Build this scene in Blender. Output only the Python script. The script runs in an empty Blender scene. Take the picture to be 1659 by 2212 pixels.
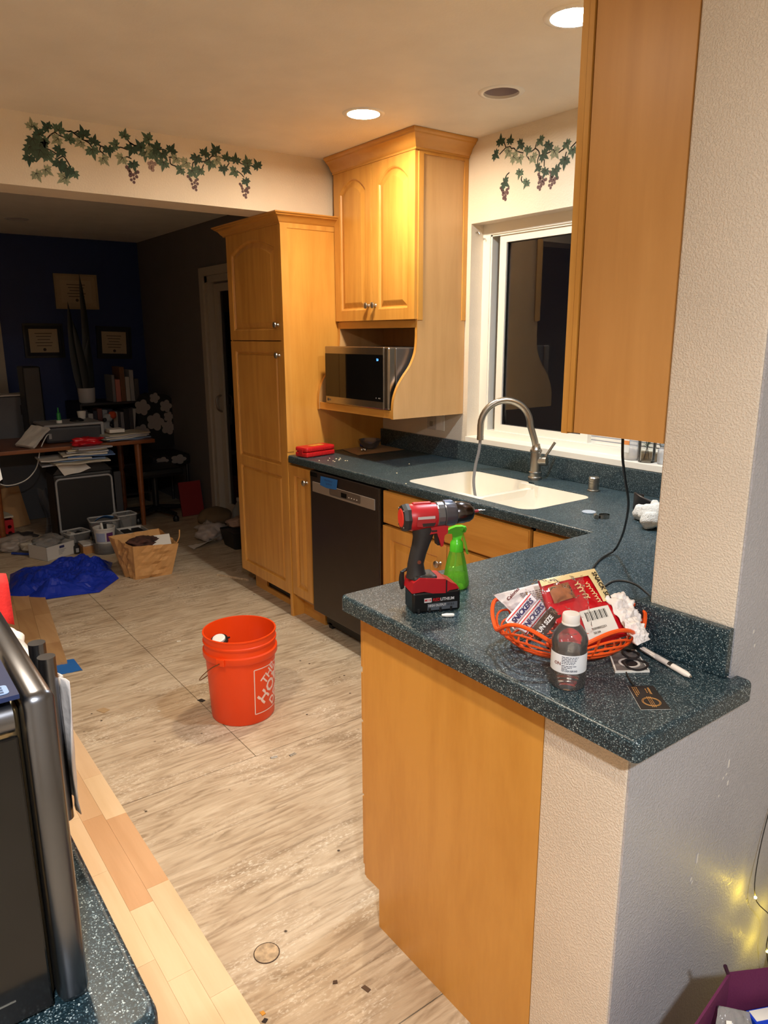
import bpy, bmesh, math, random
from mathutils import Vector, Matrix, noise

# ------------------------------------------------------------------ camera
scene = bpy.context.scene
COL = scene.collection
cam_data = bpy.data.cameras.new('camera')
cam = bpy.data.objects.new('camera', cam_data); COL.objects.link(cam)
_F = Vector((-0.7813096, 0.57880588, -0.23353599))
_R = Vector((0.59598511, 0.80298674, -0.00374865))
_U = Vector((-0.18535657, 0.14211283, 0.97234093))
cam.matrix_world = Matrix(((_R.x, _U.x, -_F.x, 3.4108), (_R.y, _U.y, -_F.y, -2.5231), (_R.z, _U.z, -_F.z, 1.528), (0, 0, 0, 1)))
cam_data.sensor_fit = 'HORIZONTAL'; cam_data.sensor_width = 36.0
cam_data.lens = 1583.06 * 36.0 / 1659.0
cam_data.clip_start = 0.02; cam_data.clip_end = 60
scene.camera = cam

# ------------------------------------------------------------------ night outside, exposure
world = bpy.data.worlds.new('night'); scene.world = world; world.use_nodes = True
world.node_tree.nodes['Background'].inputs[0].default_value = (0.010, 0.012, 0.020, 1)
world.node_tree.nodes['Background'].inputs[1].default_value = 0.25
vs = scene.view_settings
scene.display_settings.display_device = 'sRGB'
vs.view_transform = 'Standard'; vs.look = 'None'; vs.gamma = 1.0; vs.use_curve_mapping = False
vs.exposure = 0.85
cy = scene.cycles
cy.use_denoising = True
cy.max_bounces = 8; cy.diffuse_bounces = 4; cy.glossy_bounces = 4; cy.transmission_bounces = 6; cy.transparent_max_bounces = 14
cy.use_adaptive_sampling = True; cy.adaptive_threshold = 0.06
cy.caustics_reflective = False; cy.caustics_refractive = False
cy.sample_clamp_indirect = 4.0

# strengths and colours of the recessed ceiling lamps (each builds its own lens below)
LAMP_WARM = ((1.0, 0.81, 0.58), 300.0)
LAMP_COOL = ((0.80, 0.91, 1.0), 330.0)
LAMP_AISLE = ((1.0, 0.83, 0.62), 7.6, 118.0)   # colour, watts, beam angle of the deeper can
LAMP_DINING = ((0.94, 0.97, 1.0), 36.0, 174.0)

# ------------------------------------------------------------------ main sizes (metres; window wall is y = 0)
C = 0.914; H = 2.404; HH = 2.126
XP0, XP1, YP = 1.983, 2.825, -1.602
PX0, PX1, PY = 2.612, 2.788, -1.268
YL = -2.36                     # front edge of the near counter
rnd = random.Random(7)

# ------------------------------------------------------------------ materials
def new_mat(name):
    m = bpy.data.materials.new(name); m.use_nodes = True
    return m, m.node_tree.nodes, m.node_tree.links, m.node_tree.nodes['Principled BSDF']
def srgb(r, g, b):
    f = lambda c: (c/255/12.92) if c/255 <= 0.04045 else ((c/255+0.055)/1.055)**2.4
    return (f(r), f(g), f(b), 1)
MATS = {}
def plain(name, rgb, rough=0.5, metal=0.0, spec=0.5, bump=0.0, bscale=80, var=0.0, emit=0, coat=0.0, vscale=None, sub=0.0):
    if name in MATS: return MATS[name]
    m, n, l, p = new_mat(name)
    col = srgb(*rgb)
    p.inputs['Base Color'].default_value = col
    p.inputs['Roughness'].default_value = rough; p.inputs['Metallic'].default_value = metal
    p.inputs['Specular IOR Level'].default_value = spec
    p.inputs['Coat Weight'].default_value = coat
    tc = n.new('ShaderNodeTexCoord')
    if bump or var:
        nz = n.new('ShaderNodeTexNoise'); nz.inputs['Scale'].default_value = bscale; nz.inputs['Detail'].default_value = 4
        l.new(tc.outputs['Object'], nz.inputs['Vector'])
    if var:
        nv = nz
        if vscale:
            nv = n.new('ShaderNodeTexNoise'); nv.inputs['Scale'].default_value = vscale; nv.inputs['Detail'].default_value = 5
            l.new(tc.outputs['Object'], nv.inputs['Vector'])
        r = n.new('ShaderNodeValToRGB'); r.color_ramp.elements[0].position = 0.3; r.color_ramp.elements[1].position = 0.7
        r.color_ramp.elements[0].color = tuple(c*(1-var) for c in col[:3])+(1,)
        r.color_ramp.elements[1].color = tuple(min(1, c*(1+var)) for c in col[:3])+(1,)
        l.new(nv.outputs['Fac'], r.inputs['Fac']); l.new(r.outputs['Color'], p.inputs['Base Color'])
    if bump:
        b = n.new('ShaderNodeBump'); b.inputs['Strength'].default_value = bump; b.inputs['Distance'].default_value = 0.004
        l.new(nz.outputs['Fac'], b.inputs['Height']); l.new(b.outputs['Normal'], p.inputs['Normal'])
    if emit:
        p.inputs['Emission Color'].default_value = col; p.inputs['Emission Strength'].default_value = emit
    MATS[name] = m
    return m
def wood(name, c1, c2, grain=(1.5, 1.5, 0.12), scale=14, rough=0.36, streak=0.5, coat=0.25, c3=None):
    if name in MATS: return MATS[name]
    m, n, l, p = new_mat(name)
    tc = n.new('ShaderNodeTexCoord'); mp = n.new('ShaderNodeMapping'); mp.inputs['Scale'].default_value = grain
    l.new(tc.outputs['Object'], mp.inputs['Vector'])
    nz = n.new('ShaderNodeTexNoise'); nz.inputs['Scale'].default_value = scale; nz.inputs['Detail'].default_value = 7; nz.inputs['Distortion'].default_value = 0.6
    nf = n.new('ShaderNodeTexNoise'); nf.inputs['Scale'].default_value = scale*9; nf.inputs['Detail'].default_value = 3
    nb = n.new('ShaderNodeTexNoise'); nb.inputs['Scale'].default_value = 3.0; nb.inputs['Detail'].default_value = 2
    for t in (nz, nf): l.new(mp.outputs['Vector'], t.inputs['Vector'])
    l.new(tc.outputs['Object'], nb.inputs['Vector'])
    mx = n.new('ShaderNodeMath'); mx.operation = 'MULTIPLY_ADD'; mx.inputs[1].default_value = 0.35*streak; 
    l.new(nf.outputs['Fac'], mx.inputs[0]); l.new(nz.outputs['Fac'], mx.inputs[2])
    m2 = n.new('ShaderNodeMath'); m2.operation = 'MULTIPLY_ADD'; m2.inputs[1].default_value = 0.5
    l.new(nb.outputs['Fac'], m2.inputs[0]); l.new(mx.outputs[0], m2.inputs[2])
    r = n.new('ShaderNodeValToRGB'); r.color_ramp.elements[0].position = 0.55; r.color_ramp.elements[1].position = 1.1 if False else 1.0
    r.color_ramp.elements[0].color = srgb(*c1); r.color_ramp.elements[1].color = srgb(*c2)
    if c3:
        e = r.color_ramp.elements.new(0.45); e.color = srgb(*c3)
    l.new(m2.outputs[0], r.inputs['Fac']); l.new(r.outputs['Color'], p.inputs['Base Color'])
    p.inputs['Roughness'].default_value = rough; p.inputs['Coat Weight'].default_value = coat; p.inputs['Coat Roughness'].default_value = 0.3
    b = n.new('ShaderNodeBump'); b.inputs['Strength'].default_value = 0.05; b.inputs['Distance'].default_value = 0.002
    l.new(mx.outputs[0], b.inputs['Height']); l.new(b.outputs['Normal'], p.inputs['Normal'])
    MATS[name] = m
    return m
def thin_clear(name, tint=(1, 1, 1), reflect=0.5, rough=0.03, body=0.0, body_rgb=(255, 255, 255), bump=0.0):
    """thin clear plastic or glass: tinted see-through with fresnel reflection and an optional milky body"""
    if name in MATS: return MATS[name]
    m, n, l, p = new_mat(name); n.remove(p); out = n['Material Output']
    t = n.new('ShaderNodeBsdfTransparent'); t.inputs['Color'].default_value = tuple(tint)+(1,)
    g = n.new('ShaderNodeBsdfGlossy'); g.inputs['Roughness'].default_value = rough
    fr = n.new('ShaderNodeLayerWeight'); fr.inputs['Blend'].default_value = reflect
    mx = n.new('ShaderNodeMixShader'); l.new(fr.outputs['Fresnel'], mx.inputs[0]); l.new(t.outputs[0], mx.inputs[1]); l.new(g.outputs[0], mx.inputs[2])
    last = mx
    if body:
        d = n.new('ShaderNodeBsdfDiffuse'); d.inputs['Color'].default_value = srgb(*body_rgb)
        m2 = n.new('ShaderNodeMixShader'); m2.inputs[0].default_value = body
        l.new(mx.outputs[0], m2.inputs[1]); l.new(d.outputs[0], m2.inputs[2]); last = m2
    if bump:
        nz = n.new('ShaderNodeTexNoise'); nz.inputs['Scale'].default_value = 60
        tc = n.new('ShaderNodeTexCoord'); l.new(tc.outputs['Object'], nz.inputs['Vector'])
        b = n.new('ShaderNodeBump'); b.inputs['Strength'].default_value = bump; b.inputs['Distance'].default_value = 0.01
        l.new(nz.outputs['Fac'], b.inputs['Height']); l.new(b.outputs['Normal'], g.inputs['Normal']); l.new(b.outputs['Normal'], fr.inputs['Normal'])
    l.new(last.outputs[0], out.inputs['Surface'])
    MATS[name] = m
    return m
def stone(name):
    m, n, l, p = new_mat(name)
    tc = n.new('ShaderNodeTexCoord')
    v = n.new('ShaderNodeTexVoronoi'); v.inputs['Scale'].default_value = 760
    l.new(tc.outputs['Object'], v.inputs['Vector'])
    sp = n.new('ShaderNodeSeparateColor'); l.new(v.outputs['Color'], sp.inputs[0])
    r = n.new('ShaderNodeValToRGB'); r.color_ramp.interpolation = 'LINEAR'
    e = r.color_ramp.elements; e[0].position = 0.0; e[0].color = srgb(20, 36, 42); e[1].position = 1.0; e[1].color = srgb(200, 212, 212)
    for ps, c in ((0.50, (28, 47, 55)), (0.78, (44, 65, 75)), (0.90, (80, 102, 110)), (0.96, (142, 160, 164))):
        k = e.new(ps); k.color = srgb(*c)
    l.new(sp.outputs[0], r.inputs['Fac'])
    nz = n.new('ShaderNodeTexNoise'); nz.inputs['Scale'].default_value = 5; nz.inputs['Detail'].default_value = 3
    l.new(tc.outputs['Object'], nz.inputs['Vector'])
    rr = n.new('ShaderNodeMapRange'); rr.inputs['To Min'].default_value = 0.26; rr.inputs['To Max'].default_value = 0.42
    l.new(nz.outputs['Fac'], rr.inputs['Value']); l.new(rr.outputs[0], p.inputs['Roughness'])
    l.new(r.outputs['Color'], p.inputs['Base Color'])
    p.inputs['Specular IOR Level'].default_value = 0.5
    MATS[name] = m
    return m
def plaster(name, rgb, bump=0.35, scale=90, rough=0.55, var=0.04):
    if name in MATS: return MATS[name]
    m, n, l, p = new_mat(name)
    tc = n.new('ShaderNodeTexCoord')
    a = n.new('ShaderNodeTexNoise'); a.inputs['Scale'].default_value = scale; a.inputs['Detail'].default_value = 3; a.inputs['Roughness'].default_value = 0.55
    b2 = n.new('ShaderNodeTexNoise'); b2.inputs['Scale'].default_value = 4; b2.inputs['Detail'].default_value = 5
    for t in (a, b2): l.new(tc.outputs['Object'], t.inputs['Vector'])
    mr = n.new('ShaderNodeMapRange'); mr.inputs['From Min'].default_value = 0.42; mr.inputs['From Max'].default_value = 0.62; mr.interpolation_type = 'SMOOTHSTEP'
    l.new(a.outputs['Fac'], mr.inputs['Value'])
    b = n.new('ShaderNodeBump'); b.inputs['Strength'].default_value = bump; b.inputs['Distance'].default_value = 0.0025
    l.new(mr.outputs[0], b.inputs['Height']); l.new(b.outputs['Normal'], p.inputs['Normal'])
    r = n.new('ShaderNodeValToRGB'); c = srgb(*rgb); r.color_ramp.elements[0].position = 0.35; r.color_ramp.elements[1].position = 0.65
    r.color_ramp.elements[0].color = tuple(x*(1-var) for x in c[:3])+(1,); r.color_ramp.elements[1].color = tuple(min(1, x*(1+var)) for x in c[:3])+(1,)
    l.new(b2.outputs['Fac'], r.inputs['Fac']); l.new(r.outputs['Color'], p.inputs['Base Color'])
    p.inputs['Roughness'].default_value = rough
    MATS[name] = m
    return m
def plywood(name):
    m, n, l, p = new_mat(name)
    tc = n.new('ShaderNodeTexCoord')
    mp = n.new('ShaderNodeMapping'); mp.inputs['Scale'].default_value = (1.0, 0.16, 1.0); l.new(tc.outputs['Object'], mp.inputs['Vector'])
    def nz(scale, det, vec, dist=0.0):
        t = n.new('ShaderNodeTexNoise'); t.inputs['Scale'].default_value = scale; t.inputs['Detail'].default_value = det; t.inputs['Distortion'].default_value = dist
        l.new(vec, t.inputs['Vector']); return t.outputs['Fac']
    def ramp(fac, stops, interp='LINEAR'):
        r = n.new('ShaderNodeValToRGB'); r.color_ramp.interpolation = interp
        e = r.color_ramp.elements
        e[0].position, e[0].color = stops[0][0], srgb(*stops[0][1]); e[1].position, e[1].color = stops[-1][0], srgb(*stops[-1][1])
        for ps, c in stops[1:-1]: k = e.new(ps); k.color = srgb(*c)
        l.new(fac, r.inputs['Fac']); return r.outputs['Color']
    def mix(kind, fac, a, b):
        x = n.new('ShaderNodeMix'); x.data_type = 'RGBA'; x.blend_type = kind
        if isinstance(fac, float): x.inputs[0].default_value = fac
        else: l.new(fac, x.inputs[0])
        l.new(a, x.inputs[6]); l.new(b, x.inputs[7]); return x.outputs[2]
    def val(fac, a, b):
        r = n.new('ShaderNodeMapRange'); r.inputs['From Min'].default_value = a; r.inputs['From Max'].default_value = b; l.new(fac, r.inputs['Value']); return r.outputs[0]
    g1 = nz(30, 7, mp.outputs[0], 1.6); g2 = nz(120, 5, mp.outputs[0], 1.2); big = nz(2.2, 5, tc.outputs['Object'])
    mw_ = n.new('ShaderNodeMapping'); mw_.inputs['Scale'].default_value = (1.0, 0.09, 1.0); l.new(tc.outputs['Object'], mw_.inputs['Vector'])
    wv = n.new('ShaderNodeTexWave'); wv.wave_type = 'BANDS'; wv.bands_direction = 'X'; wv.wave_profile = 'SAW'
    for k_, v_ in (('Scale', 11.0), ('Distortion', 9.0), ('Detail', 3.0), ('Detail Scale', 1.3), ('Detail Roughness', 0.62)): wv.inputs[k_].default_value = v_
    l.new(mw_.outputs[0], wv.inputs['Vector'])
    base = ramp(g1, [(0.28, (156, 138, 114)), (0.46, (188, 170, 146)), (0.60, (202, 186, 162)), (0.78, (214, 200, 178))])
    tone = ramp(big, [(0.3, (206, 186, 160)), (0.5, (255, 252, 246)), (0.72, (228, 218, 206))])
    col = mix('MULTIPLY', 0.55, base, tone)
    dark = val(wv.outputs['Fac'], 0.62, 1.0)
    dm = n.new('ShaderNodeMath'); dm.operation = 'MULTIPLY'; l.new(dark, dm.inputs[0]); l.new(val(nz(14, 4, mp.outputs[0]), 0.40, 0.66), dm.inputs[1])
    drk = n.new('ShaderNodeRGB'); drk.outputs[0].default_value = srgb(104, 82, 62)
    dsc = n.new('ShaderNodeMath'); dsc.operation = 'MULTIPLY'; dsc.inputs[1].default_value = 0.48; l.new(dm.outputs[0], dsc.inputs[0])
    col = mix('MIX', dsc.outputs[0], col, drk.outputs[0])
    # plaster and thinset residue
    mpw = n.new('ShaderNodeMapping'); mpw.inputs['Scale'].default_value = (1.0, 0.45, 1.0); l.new(tc.outputs['Object'], mpw.inputs['Vector'])
    w1 = val(nz(190, 5, mpw.outputs[0]), 0.52, 0.66); w2 = val(nz(9.0, 7, mpw.outputs[0]), 0.46, 0.66)
    wm = n.new('ShaderNodeMath'); wm.operation = 'MULTIPLY'; l.new(w1, wm.inputs[0]); l.new(w2, wm.inputs[1])
    ws = n.new('ShaderNodeMath'); ws.operation = 'MULTIPLY'; ws.inputs[1].default_value = 0.85; l.new(wm.outputs[0], ws.inputs[0])
    wh = n.new('ShaderNodeRGB'); wh.outputs[0].default_value = srgb(226, 216, 196)
    col = mix('MIX', ws.outputs[0], col, wh.outputs[0])
    # small dark flecks
    vo = n.new('ShaderNodeTexVoronoi'); vo.inputs['Scale'].default_value = 16; vo.inputs['Randomness'].default_value = 1.0
    l.new(tc.outputs['Object'], vo.inputs['Vector'])
    fl = n.new('ShaderNodeMapRange'); fl.inputs['From Min'].default_value = 0.10; fl.inputs['From Max'].default_value = 0.05; l.new(vo.outputs['Distance'], fl.inputs['Value'])
    fs = n.new('ShaderNodeMath'); fs.operation = 'MULTIPLY'; l.new(fl.outputs[0], fs.inputs[0]); l.new(val(nz(9, 2, tc.outputs['Object']), 0.52, 0.6), fs.inputs[1])
    fk = n.new('ShaderNodeRGB'); fk.outputs[0].default_value = srgb(60, 46, 36)
    col = mix('MIX', fs.outputs[0], col, fk.outputs[0])
    l.new(col, p.inputs['Base Color'])
    p.inputs['Roughness'].default_value = 0.62; p.inputs['Specular IOR Level'].default_value = 0.35
    b = n.new('ShaderNodeBump'); b.inputs['Strength'].default_value = 0.35; b.inputs['Distance'].default_value = 0.003
    l.new(g2, b.inputs['Height']); l.new(b.outputs['Normal'], p.inputs['Normal'])
    MATS[name] = m
    return m
def emissive(name, rgb, strength):
    if name in MATS: return MATS[name]
    m, n, l, p = new_mat(name); n.remove(p)
    e = n.new('ShaderNodeEmission'); e.inputs['Color'].default_value = tuple(rgb)+(1,); e.inputs['Strength'].default_value = strength
    l.new(e.outputs[0], n['Material Output'].inputs['Surface'])
    MATS[name] = m
    return m

MAPLE = wood('maple_cabinet', (190, 131, 52), (214, 158, 76))
MAPLE_H = wood('maple_crosswise', (190, 131, 52), (214, 158, 76), grain=(0.12, 1.5, 1.5))
MAPLE_DK = wood('maple_inside', (150, 104, 52), (176, 126, 68))
MAPLE_C = wood('maple_moulding', (186, 128, 52), (206, 150, 72), grain=(0.5, 0.5, 1.5), scale=10)
STONE = stone('speckled_counter')
WALL = plaster('cream_wall', (226, 214, 196), 0.22, 130)
WALL_ROUGH = plaster('cream_orange_peel', (222, 208, 190), 0.45, 240)
WALL_GRAY = plaster('grey_orange_peel', (180, 180, 186), 0.40, 230, 0.42)
CEIL = plaster('ceiling_white', (238, 231, 219), 0.12, 110, 0.6)
PLY = plywood('plywood_subfloor')
WHITE = plain('white_plastic', (236, 234, 228), 0.35)
VINYL = plain('white_vinyl', (240, 236, 226), 0.35)
NICKEL = plain('brushed_nickel', (176, 172, 164), 0.30, 1.0, bump=0.02, bscale=300)
STEEL = plain('stainless_steel', (170, 166, 160), 0.26, 1.0, var=0.05, bscale=40)
BLACK = plain('black_plastic', (22, 22, 23), 0.45, bump=0.02, bscale=400)
BLACK_GLOSS = plain('black_gloss', (8, 8, 9), 0.06)
RED = plain('red_plastic', (176, 22, 30), 0.42, bump=0.01)
PAPER = plain('white_paper', (226, 222, 214), 0.75, var=0.03, bscale=8)
GLASS = thin_clear('clear_glass', (0.96, 0.98, 0.98), 0.35)

# ------------------------------------------------------------------ building helpers
def wloc(o):
    v = Vector((0, 0, 0))
    while o is not None: v = v + o.location; o = o.parent
    return v
def thing(name, label, cat, loc=(0, 0, 0), group=None):
    o = bpy.data.objects.new(name, None); COL.objects.link(o); o.location = loc
    o.empty_display_size = 0.02
    o['label'] = label; o['category'] = cat
    if group: o['group'] = group
    return o
def tag(o, label, cat, group=None):
    o['label'] = label; o['category'] = cat
    if group: o['group'] = group
    return o
class B:
    """collects geometry in world coordinates; obj() links it as one mesh"""
    def __init__(s, M=None): s.v = []; s.f = []; s.M = M
    def add(s, vs, fs):
        k = len(s.v)
        s.v += [s.M @ Vector(v) if s.M is not None else Vector(v) for v in vs]
        s.f += [tuple(i+k for i in f) for f in fs]
        return s
    def box(s, x0, x1, y0, y1, z0, z1, r=0.0):
        if x1 < x0: x0, x1 = x1, x0
        if y1 < y0: y0, y1 = y1, y0
        if z1 < z0: z0, z1 = z1, z0
        if r <= 0:
            return s.add([(x0,y0,z0),(x1,y0,z0),(x1,y1,z0),(x0,y1,z0),(x0,y0,z1),(x1,y0,z1),(x1,y1,z1),(x0,y1,z1)],
                         [(0,3,2,1),(4,5,6,7),(0,1,5,4),(1,2,6,5),(2,3,7,6),(3,0,4,7)])
        bm = bmesh.new(); bmesh.ops.create_cube(bm, size=1)
        for v in bm.verts: v.co = Vector((x0+(v.co.x+.5)*(x1-x0), y0+(v.co.y+.5)*(y1-y0), z0+(v.co.z+.5)*(z1-z0)))
        bmesh.ops.bevel(bm, geom=bm.edges[:]+bm.verts[:], offset=r, segments=2, affect='EDGES', profile=0.5)
        return s.bm(bm)
    def bm(s, bm):
        bm.verts.index_update()
        s.add([v.co.copy() for v in bm.verts], [tuple(v.index for v in f.verts) for f in bm.faces]); bm.free(); return s
    def loops(s, rings, closed=True, cap0=False, cap1=False):
        n = len(rings[0]); vs = [p for r in rings for p in r]; fs = []
        for i in range(len(rings)-1):
            for j in range(n if closed else n-1):
                a = i*n+j; b = i*n+(j+1) % n
                fs.append((a, b, b+n, a+n))
        if cap0: fs.append(tuple(reversed(range(n))))
        if cap1: fs.append(tuple(range((len(rings)-1)*n, len(rings)*n)))
        return s.add(vs, fs)
    def lathe(s, prof, c=(0, 0, 0), n=32, cap0=True, cap1=True, a0=0.0, sx=1.0, sy=1.0):
        rings = [[(c[0]+r*sx*math.cos(a0+2*math.pi*j/n), c[1]+r*sy*math.sin(a0+2*math.pi*j/n), c[2]+z) for j in range(n)] for r, z in prof]
        return s.loops(rings, True, cap0 and prof[0][0] > 1e-6, cap1 and prof[-1][0] > 1e-6)
    def tube(s, pts, r, n=10, cap=True, closed=False):
        P = [Vector(p) for p in pts]; rr = r if isinstance(r, (list, tuple)) else [r]*len(P)
        up = None; rings = []
        for i, p in enumerate(P):
            if closed: t = (P[(i+1) % len(P)]-P[i-1])
            else: t = (P[min(i+1, len(P)-1)]-P[max(i-1, 0)])
            t.normalize()
            if up is None:
                up = Vector((0, 0, 1)) if abs(t.z) < 0.9 else Vector((1, 0, 0))
            u = up - t*up.dot(t)
            if u.length < 1e-6: u = t.orthogonal()
            u.normalize(); up = u; w = t.cross(u)
            rings.append([tuple(p+(u*math.cos(2*math.pi*j/n)+w*math.sin(2*math.pi*j/n))*rr[i]) for j in range(n)])
        if closed: rings.append(rings[0])
        return s.loops(rings, True, cap and not closed, cap and not closed)
    def flat_tube(s, pts, a, b, n=8):
        return s.tube(pts, a, n)
    def prism(s, poly, fn, w0, w1):
        n = len(poly)
        vs = [fn(u, v, w0) for u, v in poly]+[fn(u, v, w1) for u, v in poly]
        fs = [tuple(reversed(range(n))), tuple(range(n, 2*n))]+[(i, (i+1) % n, (i+1) % n+n, i+n) for i in range(n)]
        return s.add(vs, fs)
    def holed(s, outer, holes, fn, w0, w1):
        """plate with holes: outer and holes are 2-D loops"""
        loops = [outer]+list(holes); bm = bmesh.new(); rings = []; edges = []
        for L in loops:
            vs = [bm.verts.new((u, v, 0)) for u, v in L]; rings.append(vs)
            for i in range(len(vs)): edges.append(bm.edges.new((vs[i], vs[(i+1) % len(vs)])))
        bmesh.ops.triangle_fill(bm, edges=edges, use_beauty=True)
        bm.verts.index_update()
        P = [(v.co.x, v.co.y) for v in bm.verts]; T = [tuple(v.index for v in f.verts) for f in bm.faces]
        idx = [[v.index for v in r] for r in rings]; bm.free()
        n = len(P)
        fs = [t for t in T]+[tuple(i+n for i in reversed(t)) for t in T]
        for r in idx:
            for i in range(len(r)): a, b = r[i], r[(i+1) % len(r)]; fs.append((a, b, b+n, a+n))
        return s.add([fn(u, v, w1) for u, v in P]+[fn(u, v, w0) for u, v in P], fs)
    def obj(s, name, mat, parent=None, smooth=False, label=None, angle=None):
        off = wloc(parent) if parent is not None else Vector((0, 0, 0))
        org = Vector((0, 0, 0))
        if parent is None and s.v:
            xs = [v.x for v in s.v]; ys = [v.y for v in s.v]; zs = [v.z for v in s.v]
            org = Vector(((min(xs)+max(xs))/2, (min(ys)+max(ys))/2, min(zs)))
        me = bpy.data.meshes.new(name)
        me.from_pydata([tuple(v-off-org) for v in s.v], [], s.f); me.update()
        bm = bmesh.new(); bm.from_mesh(me); bmesh.ops.recalc_face_normals(bm, faces=bm.faces); bm.to_mesh(me); bm.free()
        if isinstance(mat, (list, tuple)):
            for x in mat: me.materials.append(x)
        else: me.materials.append(mat)
        if smooth or angle:
            for p in me.polygons: p.use_smooth = True
            try: me.set_sharp_from_angle(angle=math.radians(angle or 40))
            except Exception: pass
        o = bpy.data.objects.new(name, me); COL.objects.link(o)
        o.location = org
        if parent is not None: o.parent = parent
        if label: o['label'] = label
        return o
def struct(b, name, mat, parent=None, **k):
    o = b.obj(name, mat, parent, **k)
    if parent is None: o['kind'] = 'structure'
    return o
def fy(y0): return lambda u, v, w: (u, y0-w, v)          # face looking to -y, w = outwards
def fx(x0): return lambda u, v, w: (x0-w, u, v)          # face looking to -x
def fX(x0): return lambda u, v, w: (x0+w, u, v)          # face looking to +x
def fz(z0): return lambda u, v, w: (u, v, z0+w)
def offset_poly(poly, d):
    """inset (d>0) of a CCW polygon with mitres"""
    n = len(poly); out = []
    for i in range(n):
        p0 = Vector(poly[i-1]); p = Vector(poly[i]); p1 = Vector(poly[(i+1) % n])
        e0 = (p-p0).normalized(); e1 = (p1-p).normalized()
        n0 = Vector((-e0.y, e0.x)); n1 = Vector((-e1.y, e1.x))
        m = n0+n1
        k = m.length
        if k < 1e-6: out.append(tuple(p+n0*d)); continue
        m /= k; c = max(0.35, m.dot(n0)); out.append(tuple(p+m*(d/c)))
    return out
def round_poly(pts, radii, seg=5):
    n = len(pts); out = []
    for i in range(n):
        r = radii[i] if isinstance(radii, (list, tuple)) else radii
        p = Vector(pts[i])
        if r <= 0: out.append(tuple(p)); continue
        a = (Vector(pts[i-1])-p).normalized(); b = (Vector(pts[(i+1) % n])-p).normalized()
        ang = math.acos(max(-1, min(1, a.dot(b)))); t = r/math.tan(ang/2)
        c = p+(a+b).normalized()*(r/math.sin(ang/2))
        s0 = p+a*t-c; s1 = p+b*t-c
        a0 = math.atan2(s0.y, s0.x); a1 = math.atan2(s1.y, s1.x); da = (a1-a0+math.pi) % (2*math.pi)-math.pi
        for k in range(seg+1):
            q = a0+da*k/seg; out.append((c.x+r*math.cos(q), c.y+r*math.sin(q)))
    return out
def rrect(x0, x1, y0, y1, r, seg=5): return round_poly([(x0, y0), (x1, y0), (x1, y1), (x0, y1)], r, seg)
def bez(p0, p1, p2, p3, n=12):
    p0, p1, p2, p3 = map(Vector, (p0, p1, p2, p3)); o = []
    for i in range(n+1):
        t = i/n; o.append(tuple(p0*(1-t)**3+p1*3*t*(1-t)**2+p2*3*t*t*(1-t)+p3*t**3))
    return o
def smooth_path(pts, n=6):
    P = [Vector(p) for p in pts]; out = []
    for i in range(len(P)-1):
        a = P[max(i-1, 0)]; b = P[i]; c = P[i+1]; d = P[min(i+2, len(P)-1)]
        for k in range(n):
            t = k/n
            out.append(tuple(0.5*((2*b)+(c-a)*t+(2*a-5*b+4*c-d)*t*t+(3*b-a-3*c+d)*t**3)))
    out.append(tuple(P[-1])); return out
def text(s, size, mat, M, parent, name='lettering', bold=0.0, thick=0.0003, align='LEFT', warp=None, shear=0.0, sx=1.0):
    cu = bpy.data.curves.new('t', 'FONT'); cu.body = s; cu.size = size; cu.align_x = align; cu.align_y = 'CENTER'
    cu.offset = bold*size; cu.extrude = thick; cu.shear = shear; cu.resolution_u = 2
    o = bpy.data.objects.new('t', cu); COL.objects.link(o)
    bpy.context.view_layer.update()
    me = bpy.data.meshes.new_from_object(o.evaluated_get(bpy.context.evaluated_depsgraph_get()))
    bpy.data.objects.remove(o); bpy.data.curves.remove(cu)
    off = wloc(parent) if parent is not None else Vector((0, 0, 0))
    for v in me.vertices:
        p = Vector((v.co.x*sx, v.co.y, v.co.z)); p = M @ p
        if warp: p = Vector(warp(p))
        v.co = p-off
    me.materials.clear(); me.materials.append(mat)
    me.name = name
    ob = bpy.data.objects.new(name, me); COL.objects.link(ob); ob.parent = parent
    return ob
def frame_M(o, u, v):
    u = Vector(u).normalized(); v = Vector(v); v = (v-u*v.dot(u)).normalized(); w = u.cross(v); o = Vector(o)
    return Matrix(((u.x, v.x, w.x, o.x), (u.y, v.y, w.y, o.y), (u.z, v.z, w.z, o.z), (0, 0, 0, 1)))
def crumple(name, outline_fn, nu, nv, mat, parent=None, smooth=True, thick=0.0, M=None):
    """sheet from a (s, t) -> point function"""
    b = B(M); vs = [outline_fn(i/nu, j/nv) for j in range(nv+1) for i in range(nu+1)]
    fs = [(j*(nu+1)+i, j*(nu+1)+i+1, (j+1)*(nu+1)+i+1, (j+1)*(nu+1)+i) for j in range(nv) for i in range(nu)]
    b.add(vs, fs)
    o = b.obj(name, mat, parent, smooth=False)
    if thick:
        md = o.modifiers.new('thickness', 'SOLIDIFY'); md.thickness = thick; md.offset = 0
    if smooth:
        for p in o.data.polygons: p.use_smooth = True
    return o
def nz3(x, y, z=0.0): return noise.noise(Vector((x, y, z)))

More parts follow.
